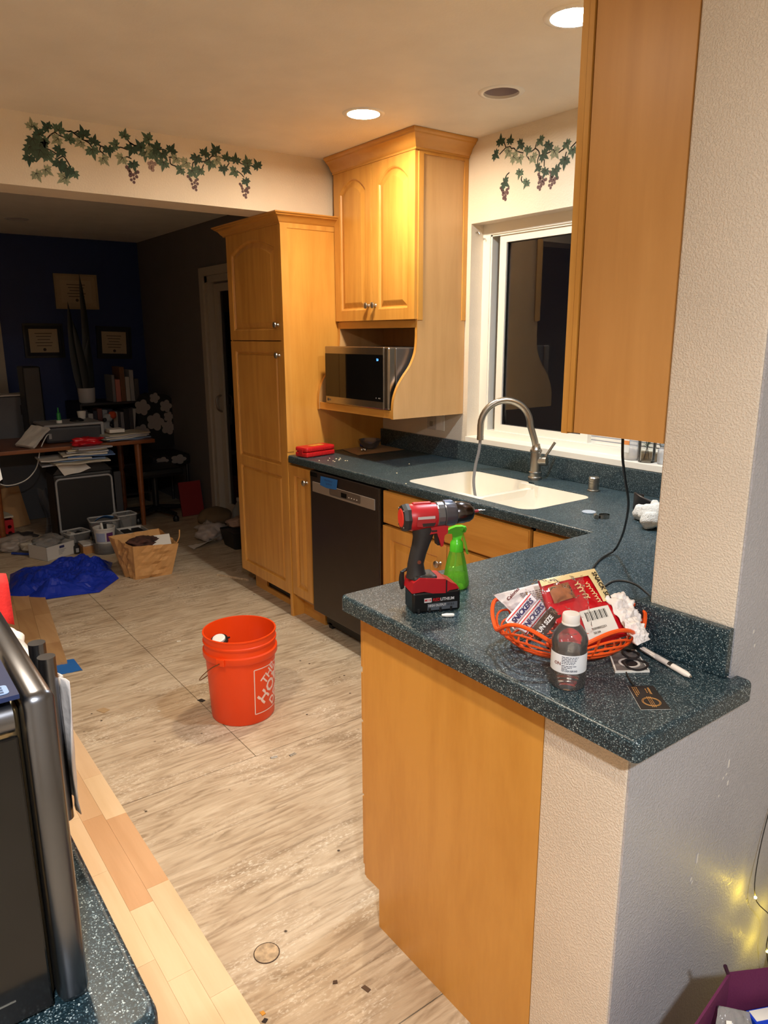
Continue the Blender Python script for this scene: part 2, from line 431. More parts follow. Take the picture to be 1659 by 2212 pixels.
def scrawl(parent, M, w, h, mat, name='handwriting', seed=0, th=.0009, loops=7):
    """illegible script stroke in the local xy plane of M"""
    P = []; N = loops*8
    for i in range(N+1):
        t = i/N; a = t*loops*2*math.pi; am = h*(.28+.22*nz3(t*9+seed, seed))
        P.append(tuple(M @ Vector((t*w+.35*am*math.sin(a), am*math.cos(a), 0))))
    return B().tube(P, th/2, 5).obj(name, mat, parent)
def dashes(parent, M, w, h, mat, name='fine_print', seed=0, warp=None):
    """one line of print too small to read: word-long strokes"""
    r = random.Random(seed); b = B(); x = 0.0
    while x < w:
        L = min(r.uniform(h*1.5, h*5), w-x); n = 3
        for i in range(n):
            q = [(x+L*i/n, -h/2), (x+L*(i+1)/n, -h/2), (x+L*(i+1)/n, h/2), (x+L*i/n, h/2)]
            V = [M @ Vector((u, v, .0002)) for u, v in q]; b.add([warp(p) if warp else p for p in V], [(0, 1, 2, 3)])
        x += L+h*.9
    o = b.obj(name, mat, parent); o['kind'] = 'stuff'; return o

# ================================================================== STRUCTURE
# ---- floor: joist-level slab with plywood sheets
fl = struct(B().box(-3.97, 6.0, -4.5, 0.02, -0.06, -0.019), 'floor', plain('joist_gap', (40, 32, 24), 0.9))
cols = [(-3.97, -2.75, -0.9), (-2.75, -1.53, -2.1), (-1.53, -0.06, -1.45), (-0.06, 1.15, -1.45), (1.15, 2.34, -0.25), (2.34, 3.56, -1.9), (3.56, 4.78, -1.0), (4.78, 6.0, -2.2)]
for a, b_, ys in cols:
    cuts = [0.0, ys, ys-2.44, -4.5]
    for y1, y0 in zip(cuts[:-1], cuts[1:]):
        y0 = max(y0, -4.5)
        if y1-y0 < 0.02: continue
        B().box(a+0.0015, b_-0.0015, y0+0.0015, y1-0.0015, -0.019, 0.0).obj('plywood_sheet', PLY, fl)
# knot plug in the plywood and loose chips
kn = B().lathe([(0.030, 0.0004), (0.031, 0.0016), (0.029, 0.002), (0.0, 0.002)], (1.982, -1.842, 0), 20).obj('knot_plug', plain('knot', (178, 154, 122), 0.8, bump=0.4, bscale=60, var=0.35), fl)
B().lathe([(0.0335, 0.0002), (0.0335, 0.001), (0.031, 0.001), (0.031, 0.0002)], (1.982, -1.842, 0), 24, False, False).obj('knot_ring', plain('knot_rim', (70, 52, 38), 0.9), kn)

# ---- leftover maple laminate boards along the near counter
LAMS = [wood('lam_a', (218, 184, 144), (230, 200, 162), grain=(0.12, 1.5, 1.5), coat=0.1, rough=0.42),
        wood('lam_b', (200, 156, 114), (214, 172, 130), grain=(0.12, 1.5, 1.5), coat=0.1, rough=0.42),
        wood('lam_c', (224, 194, 152), (236, 208, 170), grain=(0.12, 1.5, 1.5), coat=0.1, rough=0.42),
        wood('lam_d', (210, 172, 130), (222, 186, 146), grain=(0.12, 1.5, 1.5), coat=0.1, rough=0.42)]
lam = struct(B().box(0.36, 3.2, -2.47, -1.951, 0.0006, 0.010), 'floor_laminate', LAMS[0])
rr = random.Random(4)
for r_ in range(8):
    y1 = -1.951-r_*0.0645; x = 0.36-rr.random()*0.3
    while x < 3.2:
        L = 0.26+rr.random()*0.22; xa, xb = max(x, 0.36), min(x+L, 3.2)
        if xb-xa > 0.01:
            B().box(xa+0.0003, xb-0.0003, y1-0.0645+0.0003, y1-0.0003, 0.0102, 0.0120).obj('laminate_strip', LAMS[rr.choice([0, 0, 1, 2, 2, 3])], lam)
        x += L

# ---- ceiling with lamp holes
LIGHTS = [(0.745, -0.644), (1.854, -0.695), (1.262, -0.383), (1.82, -2.37), (-3.02, -1.226), (4.15, -2.76)]
def circ(c, r, n=28): return [(c[0]+r*math.cos(2*math.pi*i/n), c[1]+r*math.sin(2*math.pi*i/n)) for i in range(n)]
cb = B().holed([(-3.97, -4.5), (6.0, -4.5), (6.0, 0.15), (-3.97, 0.15)], [circ(c, 0.068) for c in LIGHTS], fz(H), 0, 0.012)
ceil = struct(cb, 'ceiling', CEIL)
struct(B().box(-3.97, 6, -4.5, 0.15, H+0.16, H+0.2), 'ceiling_deck', plain('attic', (40, 36, 32), 0.9))

# ---- walls
WX0, WX1, WZ0, WZ1 = 0.706, 2.10, 1.033, 2.040
wb = B().holed([(-0.03, 0), (6.0, 0), (6.0, H), (-0.03, H)], [[(WX0, WZ0), (WX1, WZ0), (WX1, WZ1), (WX0, WZ1)]], fy(0.0), -0.15, 0)
struct(wb, 'wall_window', WALL)
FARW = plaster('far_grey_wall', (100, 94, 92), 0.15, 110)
DX0, DX1, DZ1 = -2.42, -0.75, 2.0
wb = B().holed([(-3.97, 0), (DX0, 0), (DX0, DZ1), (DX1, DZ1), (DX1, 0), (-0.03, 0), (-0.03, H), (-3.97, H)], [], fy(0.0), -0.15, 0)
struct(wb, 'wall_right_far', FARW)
struct(B().box(-4.1, -3.95, -4.5, 0.15, 0, H), 'wall_far', plaster('blue_wall', (18, 40, 96), 0.12, 100))
hd = struct(B().box(-0.23, -0.03, -3.0, 0.0, HH, H), 'wall_header', WALL)
struct(B().box(-3.95, 2.86, -3.12, -3.0, 0, H), 'wall_left', WALL)
struct(B().box(2.80, 2.92, -4.5, -3.0, 0, H), 'wall_left_return', WALL)
struct(B().box(2.80, 6.0, -4.62, -4.5, 0, H), 'wall_behind', WALL)
struct(B().box(6.0, 6.12, -4.62, 0.15, 0, H), 'wall_dining', WALL)
# the post beside the peninsula and the low wall below its counter: cream ends, grey dining side
pb = B().prism(round_poly([(PX0, PY), (PX1-0.003, PY), (PX1-0.003, -0.001), (PX0, -0.001)], [0.006, 0.004, 0, 0], 3), fz(0), 0, H)
struct(pb, 'wall_post', WALL_ROUGH, angle=50)
struct(B().prism(round_poly([(2.605, -1.562), (PX1-0.003, -1.562), (PX1-0.003, PY-0.001), (2.605, PY-0.001)], [0.004, 0.004, 0, 0], 3), fz(0), 0, C-0.040), 'wall_low', WALL_ROUGH, angle=50)
gb = B().prism([(-1.560, 0), (-0.001, 0), (-0.001, H), (PY+0.002, H), (PY+0.002, C-0.040), (-1.560, C-0.040)], fX(PX1-0.003), 0.0002, 0.004)
struct(gb, 'wall_dining_side', WALL_GRAY)
# paint chips on the grey wall
for y_, z_, h_ in ((-1.235, 0.71, .018), (-1.25, 0.69, .006), (-1.23, 0.67, .010), (-1.24, .695, .005), (-1.26, 0.655, .005), (-1.315, .533, .022), (-1.33, .50, .008), (-1.325, .492, .006), (-1.20, 0.98, .008), (-1.19, 0.95, .006)):
    B().prism([(y_, z_), (y_+.004, z_+.002), (y_+.005, z_+h_), (y_+.001, z_+h_*.9)], fX(PX1+0.001), 0.0001, 0.0006).obj('paint_chip', PAPER, bpy.data.objects['wall_dining_side'])

# ---- sliding kitchen window
w1 = thing('window_1', 'white vinyl sliding window above the sink', 'window', (WX0, 0.08, WZ0)); w1['kind'] = 'structure'
B().box(WX0+.0005, WX1-.0005, -0.012, 0.085, 1.010, WZ0+.004, 0.002).obj('window_sill', VINYL, w1)
fo = [(WX0-0.002, WZ0), (WX1+0.002, WZ0), (WX1+0.002, WZ1), (WX0-0.002, WZ1)]
B().holed(fo, [[(WX0+.048, WZ0+.035), (WX1-.048, WZ0+.035), (WX1-.048, WZ1-.048), (WX0+.048, WZ1-.048)]], fy(0.145), 0, 0.065).obj('window_frame', VINYL, w1)
B().box(WX0+.048, WX1-.048, 0.086, 0.089, WZ1-.056, WZ1-.048).box(WX0+.048, WX0+.056, .086, .089, WZ0+.035, WZ1-.048).obj('track_lip', VINYL, w1)
def sash(x0, x1, y, nm):
    z0, z1 = WZ0+0.034, WZ1-0.052
    s = B().holed([(x0, z0), (x1, z0), (x1, z1), (x0, z1)], [[(x0+.042, z0+.034), (x1-.040, z0+.034), (x1-.040, z1-.036), (x0+.042, z1-.036)]], fy(y+0.028), 0, 0.028).obj(nm, VINYL, w1)
    B().box(x0+.040, x1-.038, y+0.013, y+0.016, z0+.032, z1-.034).obj('pane', thin_clear('window_glass', (0.75, 0.78, 0.80), 0.30, 0.0), s)
    B().holed([(x0+.041, z0+.033), (x1-.039, z0+.033), (x1-.039, z1-.035), (x0+.041, z1-.035)], [[(x0+.045, z0+.037), (x1-.043, z0+.037), (x1-.043, z1-.039), (x0+.045, z1-.039)]], fy(y+0.012), 0, 0.004).obj('glazing_bead', plain('bead', (60, 60, 62), 0.6), s)
    return s
sash(0.805, 1.375, 0.094, 'left_sash'); s2 = sash(1.345, WX1-.046, 0.122, 'right_sash')
B().box(1.40, WX1-.05, 0.088, 0.092, WZ0+.052, WZ0+.056).box(1.40, WX1-.05, 0.088, 0.092, WZ0+.068, WZ0+.072).obj('rail_groove', plain('groove_grey', (150, 152, 160), 0.5), w1)
# hook in the reveal corner
hk = B().tube([(0.709, 0.035, 2.005), (0.722, 0.035, 2.004), (0.728, 0.035, 1.996), (0.722, 0.035, 1.992)], 0.0025, 8).lathe([(0.008, 0), (0.006, .004), (0, .005)], (0.709, 0.035, 2.003), 12).obj('curtain_hook', NICKEL); tag(hk, 'small metal curtain hook screwed into the window corner', 'hook')

# ---- far room: sliding glass door and a doorway casing
d1 = thing('door_1', 'white framed sliding glass door in the dark far room', 'door', (DX0, 0, 0)); d1['kind'] = 'structure'
DOORW = plain('door_frame_paint', (168, 158, 144), 0.5)
B().prism([(DX0-.07, 0), (DX0, 0), (DX0, DZ1-.0), (DX1, DZ1), (DX1, DZ1+.065), (DX0-.07, DZ1+.065)], fy(0.0), 0, 0.018).obj('door_casing', DOORW, d1)
B().box(DX0, DX0+.05, 0.0, 0.12, 0.02, DZ1).box(DX0, DX1, 0.0, 0.12, DZ1-.05, DZ1).box(DX0, DX1, 0.0, 0.12, 0, 0.03).obj('door_jamb', DOORW, d1)
ds = B().holed([(DX0+.06, .035), (-1.60, .035), (-1.60, DZ1-.06), (DX0+.06, DZ1-.06)], [[(DX0+.14, .14), (-1.68, .14), (-1.68, DZ1-.12), (DX0+.14, DZ1-.12)]], fy(0.09), 0, 0.04).obj('sliding_panel', DOORW, d1)
B().box(DX0+.135, -1.675, 0.068, 0.072, .13, DZ1-.115).obj('pane', thin_clear('door_glass', (0.5, 0.52, 0.55), 0.25, 0.0), ds)
B().tube(smooth_path([(DX0+.10, .05, .92), (DX0+.105, .01, .95), (DX0+.105, .005, 1.03), (DX0+.10, .05, 1.06)]), 0.010, 8).obj('door_handle', NICKEL, ds)
B().holed([(-1.65, .035), (DX1, .035), (DX1, DZ1-.06), (-1.65, DZ1-.06)], [[(-1.57, .14), (DX1-.08, .14), (DX1-.08, DZ1-.12), (-1.57, DZ1-.12)]], fy(0.135), 0, 0.035).obj('fixed_panel', DOORW, d1)
d2 = thing('door_2', 'white doorway casing on the blue wall at the left', 'door', (-3.95, -1.75, 0)); d2['kind'] = 'structure'
B().prism([(-2.25, 0), (-2.18, 0), (-2.18, 1.98), (-1.345, 1.98), (-1.345, 0), (-1.268, 0), (-1.268, 2.05), (-2.25, 2.05)], fX(-3.95), 0, 0.02).obj('door_casing', DOORW, d2)
B().prism([(-2.178, 0.01), (-1.347, 0.01), (-1.347, 1.978), (-2.178, 1.978)], fX(-3.95), 0.001, 0.012).obj('door_leaf', plain('door_leaf', (150, 146, 142), 0.5), d2)

# ---- recessed ceiling lamps
def can_light(c, label, lamp=None, group='recessed ceiling lights', dim=False):
    t = thing('ceiling_light', label, 'ceiling light', (c[0], c[1], H), group)
    tm = WHITE if not dim else plain('dim_trim', (190, 186, 182), 0.5)
    B().lathe([(0.066, 0.006), (0.066, -0.004), (0.072, -0.005), (0.084, -0.0025), (0.087, 0.0005)], (c[0], c[1], H), 40, False, False).obj('trim_ring', tm, t, smooth=True)
    if lamp and len(lamp) == 3:
        B().lathe([(0.066, 0.0035), (0.0, 0.0035)], (c[0], c[1], H), 40, False, False).obj('lens', emissive('lamp_lens_%d' % len(MATS), lamp[0], 55.0), t)
        ld = bpy.data.lights.new('lamp', 'AREA'); ld.shape = 'DISK'; ld.size = 0.12; ld.energy = lamp[1]; ld.color = lamp[0]; ld.spread = math.radians(lamp[2])
        lo_ = bpy.data.objects.new('lamp', ld); COL.objects.link(lo_); lo_.parent = t; lo_.location = (0, 0, -0.002)
    elif lamp:
        B().lathe([(0.0665, 0.004), (0.0665, 0.002)], (c[0], c[1], H), 40, False, False).lathe([(0.066, 0.0035), (0.0, 0.0035)], (c[0], c[1], H), 40, False, False).obj('lens', emissive('lamp_%d' % len(MATS), *lamp), t)
    else:
        B().lathe([(0.067, -0.001), (0.062, 0.05), (0.048, 0.10), (0.0, 0.10)], (c[0], c[1], H), 36, False, False).obj('baffle', plain('can_baffle', (170, 160, 168), 0.6), t, smooth=True)
        B().lathe([(0.044, 0.095), (0.046, 0.07), (0.030, 0.055), (0.0, 0.050)], (c[0], c[1], H), 28, False, False).obj('bulb', plain('dead_bulb', (150, 128, 176), 0.35), t, smooth=True)
    return t
can_light(LIGHTS[0], 'lit warm recessed ceiling light in front of the microwave cabinet', LAMP_WARM)
can_light(LIGHTS[1], 'lit cool white recessed ceiling light half hidden by the hanging cabinet', LAMP_COOL)
can_light(LIGHTS[2], 'unlit recessed ceiling light with purple bulb over the sink')
can_light(LIGHTS[3], 'lit recessed ceiling light above the near counter, out of the picture', LAMP_AISLE)
can_light(LIGHTS[4], 'unlit recessed ceiling light in the dark far room', None, dim=True)
can_light(LIGHTS[5], 'lit recessed ceiling light in the dining area, out of the picture', LAMP_DINING)

# ---- stencilled grape vines painted on the walls
LEAF = [(0, -.02), (.10, -.16), (.26, -.20), (.22, -.06), (.46, -.02), (.36, .10), (.50, .30), (.30, .28), (.26, .36), (.14, .30), (.10, .48), (0, .72), (-.10, .48), (-.16, .30), (-.26, .38), (-.30, .26), (-.50, .26), (-.36, .08), (-.44, -.06), (-.22, -.06), (-.24, -.22), (-.10, -.16)]
LEAFM = {'d': plain('leaf_dark', (34, 66, 54), 0.6, var=0.35, bscale=90), 'm': plain('leaf_mid', (72, 98, 80), 0.6, var=0.3, bscale=90),
         'l': plain('leaf_pale', (140, 148, 124), 0.6, var=0.22, bscale=90), 'D': plain('leaf_dark2', (52, 74, 60), 0.6, var=0.3, bscale=50)}
VEIN = plain('leaf_vein', (34, 38, 32), 0.7); GRAPE = plain('grape_paint', (92, 66, 70), 0.6, var=0.2, bscale=200); GRAPEF = plain('grape_faded', (150, 126, 120), 0.6)
VHL = [(-1.733,2.362,'l'),(-1.678,2.363,'d'),(-1.712,2.336,'d'),(-1.627,2.364,'m'),(-1.589,2.333,'m'),(-1.553,2.317,'l'),(-1.534,2.36,'d'),(-1.491,2.336,'d'),(-1.501,2.288,'m'),(-1.433,2.303,'d'),(-1.407,2.332,'m'),(-1.455,2.263,'l'),(-1.36,2.378,'m'),(-1.336,2.319,'d'),(-1.384,2.275,'l'),(-1.331,2.256,'d'),(-1.694,2.304,'m'),(-1.644,2.316,'l'),(-1.73,2.296,'D'),(-1.716,2.257,'D'),(-1.756,2.228,'d'),(-1.679,2.247,'m'),(-1.636,2.273,'d'),(-1.639,2.222,'d'),(-1.731,2.17,'l'),(-1.69,2.192,'l'),(-1.613,2.201,'d'),(-1.592,2.195,'m'),(-1.632,2.169,'l'),(-1.742,2.265,'D'),(-1.699,2.28,'D'),(-1.263,2.379,'m'),(-1.297,2.343,'d'),(-1.228,2.344,'d'),(-1.276,2.307,'m'),(-1.254,2.321,'l'),(-1.231,2.307,'m'),(-1.191,2.316,'d'),(-1.197,2.277,'m'),(-1.152,2.347,'d'),(-1.139,2.305,'l'),(-1.095,2.293,'l'),(-1.121,2.262,'m'),(-1.039,2.318,'d'),(-0.994,2.354,'d'),(-0.943,2.373,'d'),(-1.057,2.259,'m'),(-1.028,2.269,'m'),(-0.972,2.305,'m'),(-0.932,2.324,'l'),(-0.886,2.348,'d'),(-0.841,2.346,'d'),(-0.906,2.291,'d'),(-0.855,2.286,'m'),(-0.783,2.343,'m'),(-0.785,2.305,'d'),(-0.73,2.334,'d'),(-0.792,2.249,'d')]
VHG = [(-1.361,2.247),(-1.353,2.238),(-1.348,2.228),(-1.349,2.215),(-1.336,2.219),(-1.321,2.213),(-1.325,2.227),(-1.315,2.233),(-1.333,2.204),(-1.346,2.198),(-1.335,2.189),(-1.084,2.241),(-1.074,2.232),(-1.069,2.225),(-1.066,2.211),(-1.054,2.218),(-1.047,2.228),(-1.04,2.215),(-1.038,2.234),(-1.05,2.202),(-1.061,2.196),(-1.048,2.188),(-0.824,2.237),(-0.817,2.229),(-0.813,2.218),(-0.812,2.205),(-0.798,2.21),(-0.789,2.219),(-0.785,2.205),(-0.778,2.226),(-0.796,2.194),(-0.807,2.189),(-0.796,2.181)]
VHF = [(-1.261,2.274),(-1.249,2.281),(-1.235,2.276),(-1.246,2.264),(-1.258,2.258),(-1.247,2.25)]
VHS = [[(-1.677,2.319),(-1.663,2.334),(-1.646,2.347),(-1.649,2.361),(-1.66,2.368)],[(-1.646,2.347),(-1.636,2.338),(-1.615,2.332)],[(-1.61,2.357),(-1.591,2.356),(-1.582,2.359),(-1.57,2.354),(-1.552,2.365)],[(-1.582,2.359),(-1.564,2.348),(-1.547,2.336),(-1.532,2.331),(-1.513,2.332)],[(-1.532,2.331),(-1.513,2.323),(-1.504,2.309)],[(-1.475,2.325),(-1.466,2.318),(-1.448,2.316)],[(-1.466,2.318),(-1.471,2.301),(-1.459,2.29),(-1.45,2.279)],[(-1.397,2.32),(-1.38,2.324),(-1.357,2.319)],[(-1.35,2.362),(-1.341,2.349),(-1.321,2.34),(-1.304,2.342)],[(-1.381,2.274),(-1.359,2.289),(-1.339,2.284)],[(-1.707,2.284),(-1.684,2.279),(-1.661,2.27),(-1.644,2.26)],[(-1.741,2.271),(-1.724,2.268),(-1.718,2.258)],[(-1.645,2.245),(-1.623,2.257),(-1.609,2.241),(-1.599,2.221)],[(-1.341,2.349),(-1.32,2.34)],[(-1.287,2.334),(-1.268,2.338)],[(-1.261,2.36),(-1.251,2.342)],[(-1.216,2.335),(-1.196,2.341),(-1.177,2.337)],[(-1.168,2.312),(-1.156,2.312)],[(-1.164,2.307),(-1.162,2.285),(-1.143,2.279),(-1.127,2.277)],[(-1.06,2.273),(-1.056,2.301),(-1.042,2.31)],[(-1.023,2.313),(-1.001,2.315),(-0.975,2.329),(-0.96,2.342),(-0.928,2.345),(-0.908,2.341)],[(-0.96,2.342),(-0.959,2.356)],[(-1.014,2.271),(-1.011,2.286),(-1.004,2.301)],[(-0.889,2.304),(-0.875,2.324)],[(-0.822,2.338),(-0.814,2.329),(-0.783,2.328),(-0.75,2.326)],[(-0.838,2.295),(-0.816,2.283),(-0.802,2.27)]]
VWL = [(0.883,2.366,'d'),(0.942,2.357,'d'),(0.856,2.311,'d'),(0.93,2.306,'l'),(1.002,2.325,'d'),(0.972,2.28,'l'),(1.004,2.267,'l'),(1.046,2.295,'m'),(1.081,2.258,'l'),(1.117,2.318,'m'),(1.16,2.288,'d'),(1.14,2.259,'d'),(1.201,2.257,'l'),(1.259,2.277,'m'),(1.291,2.245,'m'),(1.108,2.216,'d'),(1.148,2.192,'d'),(1.207,2.185,'d'),(1.251,2.213,'d'),(0.92,2.184,'d'),(1.003,2.211,'m'),(1.043,2.165,'m')]
VWG = [(0.892,2.17),(0.9,2.162),(0.907,2.153),(0.908,2.141),(0.92,2.146),(0.93,2.156),(0.935,2.143),(0.94,2.161),(0.923,2.132),(0.912,2.125),(0.924,2.118),(1.114,2.191),(1.119,2.18),(1.121,2.169),(1.129,2.175),(1.117,2.157),(1.131,2.158),(1.143,2.162),(1.155,2.164),(1.143,2.149),(1.129,2.143),(1.114,2.14),(1.124,2.13),(1.177,2.189),(1.182,2.177),(1.183,2.166),(1.191,2.172),(1.177,2.154),(1.191,2.154),(1.204,2.158),(1.217,2.16),(1.203,2.144),(1.189,2.139),(1.175,2.138),(1.183,2.127)]
VWS = [[(0.899,2.358),(0.909,2.346),(0.918,2.332),(0.941,2.331),(0.949,2.322),(0.966,2.319),(0.977,2.308),(0.999,2.298),(1.021,2.291)],[(0.918,2.332),(0.899,2.322),(0.878,2.311)],[(1.063,2.287),(1.086,2.295),(1.093,2.311)],[(1.089,2.296),(1.106,2.284),(1.113,2.269),(1.105,2.247),(1.106,2.234)],[(1.047,2.271),(1.058,2.258),(1.071,2.26)],[(1.152,2.264),(1.177,2.268),(1.189,2.272),(1.199,2.264)],[(1.218,2.256),(1.233,2.262),(1.245,2.265)],[(1.281,2.264),(1.298,2.274),(1.309,2.281)],[(1.258,2.251),(1.253,2.235),(1.251,2.224)],[(1.218,2.208),(1.227,2.217)],[(1.142,2.243),(1.142,2.218)],[(0.919,2.203),(0.926,2.217),(0.941,2.225)],[(1.018,2.197),(1.015,2.186),(1.022,2.173)]]
def stencil(name, label, fn, off, leaves, grapes, faded, stems, size):
    o0 = fn(leaves[0][0], leaves[0][1], 0); t = thing(name, label, 'mural', o0)
    protos = {}
    k = 0
    for u, v, c in leaves:
        k += 1; a = rnd.uniform(-1.0, 1.0)+math.pi*(0.15 if v > 2.33 else 1.0); s = size*rnd.uniform(0.85, 1.1)*(1.25 if c == 'D' else 1)
        ca, sa = math.cos(a), math.sin(a); cv = off+0.00012*(k % 7)
        P = [(u+s*(x*ca-(y-.2)*sa), v+s*(x*sa+(y-.2)*ca)) for x, y in LEAF]
        lf = B().prism(P, fn, cv, cv+0.0002).obj('leaf', LEAFM[c], t)
        q = lambda x, y: (u+s*(x*ca-(y-.2)*sa), v+s*(x*sa+(y-.2)*ca))
        vb = B()
        for tip in ((0, .55), (.30, .20), (-.30, .20)):
            a0, a1 = q(0, 0), q(*tip); dx, dy = a1[0]-a0[0], a1[1]-a0[1]; L = math.hypot(dx, dy); nx, ny = -dy/L*.0016, dx/L*.0016
            vb.prism([(a0[0]-nx, a0[1]-ny), (a0[0]+nx, a0[1]+ny), a1], fn, cv+.0002, cv+.0003)
        vb.obj('vein', VEIN, lf)
    for u, v in grapes: B().prism(circ((u, v), rnd.uniform(.0062, .0085), 12), fn, off, off+.0003).obj('grape', GRAPE, t)
    for u, v in faded: B().prism(circ((u, v), .0085, 12), fn, off, off+.0003).obj('grape', GRAPEF, t)
    for s_ in stems:
        pts = smooth_path([(a, b, 0) for a, b in s_], 4); b = B()
        for (x0, y0, _), (x1, y1, _) in zip(pts[:-1], pts[1:]):
            dx, dy = x1-x0, y1-y0; L = math.hypot(dx, dy) or 1e-6; nx, ny = -dy/L*.0026, dx/L*.0026; ex, ey = dx/L*.0012, dy/L*.0012
            b.prism([(x0-nx-ex, y0-ny-ey), (x1-nx+ex, y1-ny+ey), (x1+nx+ex, y1+ny+ey), (x0+nx-ex, y0+ny-ey)], fn, off, off+.00025)
        b.obj('stem', VEIN, t)
stencil('painted_vine', 'green ivy and grape vine painted along the beam over the dark room opening', fX(-0.03), 0.0004, VHL, VHG, VHF, VHS, 0.062)
stencil('painted_vine', 'shorter green grape vine painted above the kitchen window', fy(0.0), 0.0004, VWL, VWG, [], VWS, 0.058)

# ================================================================== CABINETS
def knob(parent, p, d=(0, -1, 0)):
    """mushroom knob of brushed nickel at p, pointing along d"""
    z = Vector(d); x = z.orthogonal().normalized(); y = z.cross(x)
    M = Matrix(((x.x, y.x, z.x, p[0]), (x.y, y.y, z.y, p[1]), (x.z, y.z, z.z, p[2]), (0, 0, 0, 1)))
    return B(M).lathe([(0.009, 0), (0.0075, 0.003), (0.0055, 0.010), (0.0065, 0.014), (0.0135, 0.018), (0.0155, 0.022), (0.0145, 0.026), (0.009, 0.029), (0.0, 0.030)], (0, 0, 0), 20).obj('knob', NICKEL, parent, smooth=True)
def arch_open(u0, u1, v0, v1, arch, n=10):
    if not arch: return [(u0, v0), (u1, v0), (u1, v1), (u0, v1)]
    sh = arch; pts = [(u0, v0), (u1, v0), (u1, v1-sh)]
    c = (u0+u1)/2; w = (u1-u0)/2
    for i in range(1, n):
        x = w*(1-2*i/n); pts.append((c+x, v1-sh+sh*(1-(x/w)**2)))
    pts.append((u0, v1-sh))
    return pts
def panel_door(parent, fn, u0, u1, v0, v1, stile=0.056, arch=0.0, name='door', th=0.020, flat=False, panels=None, raised=True):
    """frame-and-panel door; panels = list of (v0, v1, arch) openings"""
    ops = panels or [(v0+stile, v1-stile, arch)]
    holes = [arch_open(u0+stile, u1-stile, a, b, ar) for a, b, ar in ops]
    if flat:
        d = B().prism([(u0, v0), (u1, v0), (u1, v1), (u0, v1)], fn, 0, th-.004).prism(offset_poly([(u0, v0), (u1, v0), (u1, v1), (u0, v1)], .004), fn, th-.004, th).obj(name, MAPLE_H, parent)
        return d
    ua, ub = u0+stile, u1-stile; b = B()
    rect = lambda a0, a1, c0, c1: b.prism([(a0, c0), (a1, c0), (a1, c1), (a0, c1)], fn, 0, th)
    rect(u0, ua, v0, v1); rect(ub, u1, v0, v1); rect(ua, ub, v0, ops[0][0])
    for i, (oa, obb, ar) in enumerate(ops):
        top = ops[i+1][0] if i+1 < len(ops) else v1
        if not ar: rect(ua, ub, obb, top)
        else:
            cut = holes[i][2:]                      # arch points from right to left
            for (xa, za), (xb, zb) in zip(cut[:-1], cut[1:]):
                b.prism([(xb, zb), (xa, za), (xa, top), (xb, top)], fn, 0, th)
    d = b.obj(name, MAPLE, parent)
    for h in holes:
        # moulded inner edge and raised field
        oa, obb, ar = ops[holes.index(h)]; hw = (ub-ua)/2
        ring = lambda dd, w: [fn(u, v, w) for u, v in arch_open(ua+dd, ub-dd, oa+dd, obb-dd, ar*(hw-dd)/hw if ar else 0)]
        r0 = ring(-.003, th+.0004); r1 = ring(.004, th-.003); r2 = ring(.009, th-.010); r3 = ring(.014, th-.010)
        r4 = ring(.036 if raised else .02, th-.002); r5 = ring(.040 if raised else .024, th-.001)
        B().loops([r0, r1, r2]).obj('sticking', MAPLE, d)
        pb_ = B().loops([r2, r3, r4, r5])
        m_ = len(r5); cpt = tuple(sum(p[k] for p in r5)/m_ for k in range(3))
        pb_.add(list(r5)+[cpt], [(i, (i+1) % m_, m_) for i in range(m_)]).obj('panel', MAPLE, d)
    return d
def crown(parent, pts, z0, z1, out, name='crown_molding', mat=None):
    """moulding swept along an open polyline (outer side to the right of travel), mitred"""
    prof = [(0.0, 0.0), (0.004, 0.0), (0.004, 0.12), (0.010, 0.18), (0.016, 0.30), (0.024, 0.50), (0.036, 0.66), (0.044, 0.72), (0.046, 0.80), (0.052, 0.84), (0.056, 0.92), (0.056, 1.0), (0.0, 1.0)]
    s = out/0.056; rings = []; n = len(pts)
    for i in range(n):
        p = Vector(pts[i][:2]); dirs = []
        if i > 0: dirs.append((p-Vector(pts[i-1][:2])).normalized())
        if i < n-1: dirs.append((Vector(pts[i+1][:2])-p).normalized())
        ns = [Vector((d.y, -d.x)) for d in dirs]; m = sum(ns, Vector((0, 0))).normalized(); k = 1/max(.3, m.dot(ns[0]))
        rings.append([(p.x+m.x*o*s*k, p.y+m.y*o*s*k, z0+(z1-z0)*h) for o, h in prof])
    vs = [[r[j] for r in rings] for j in range(len(prof))]
    return B().loops(rings, True, True, True).obj(name, mat or MAPLE_C, parent, angle=35)

# ---- tall pantry cabinet
pt = thing('pantry_cabinet', 'tall maple pantry cabinet at the dark room opening', 'cabinet', (-0.31, -0.31, 0))
B().box(-0.635, -0.02, -0.612, -0.001, 0.115, 2.085).obj('body', MAPLE_DK, pt)
B().box(-0.022, 0.0, -0.635, -0.001, 0.0, 2.085).obj('side_panel', wood('maple_veneer', (198, 136, 54), (218, 160, 74), grain=(1.5, 1.5, 0.16), scale=9), pt)
B().box(0.0, 0.004, -0.635, -0.595, 0.93, 2.085).box(0.0, 0.004, -0.595, -0.0015, 2.055, 2.085).obj('side_moulding', MAPLE, pt)
B().box(-0.655, -0.635, -0.615, -0.001, 0.115, 2.085).obj('far_side_panel', MAPLE, pt)
d = panel_door(pt, fy(-0.613), -0.628, -0.018, 1.508, 2.082, panels=[(1.562, 2.025, 0.055)]); knob(d, (-0.052, -0.633, 1.586))
d = panel_door(pt, fy(-0.613), -0.628, -0.018, 0.125, 1.502, panels=[(0.185, 0.790, 0), (0.846, 1.448, 0)], raised=False); knob(d, (-0.050, -0.633, 1.432))
crown(pt, [(-0.655, -0.001), (-0.655, -0.634), (0.0, -0.634), (0.0, -0.022)], 2.072, HH-.001, 0.050)
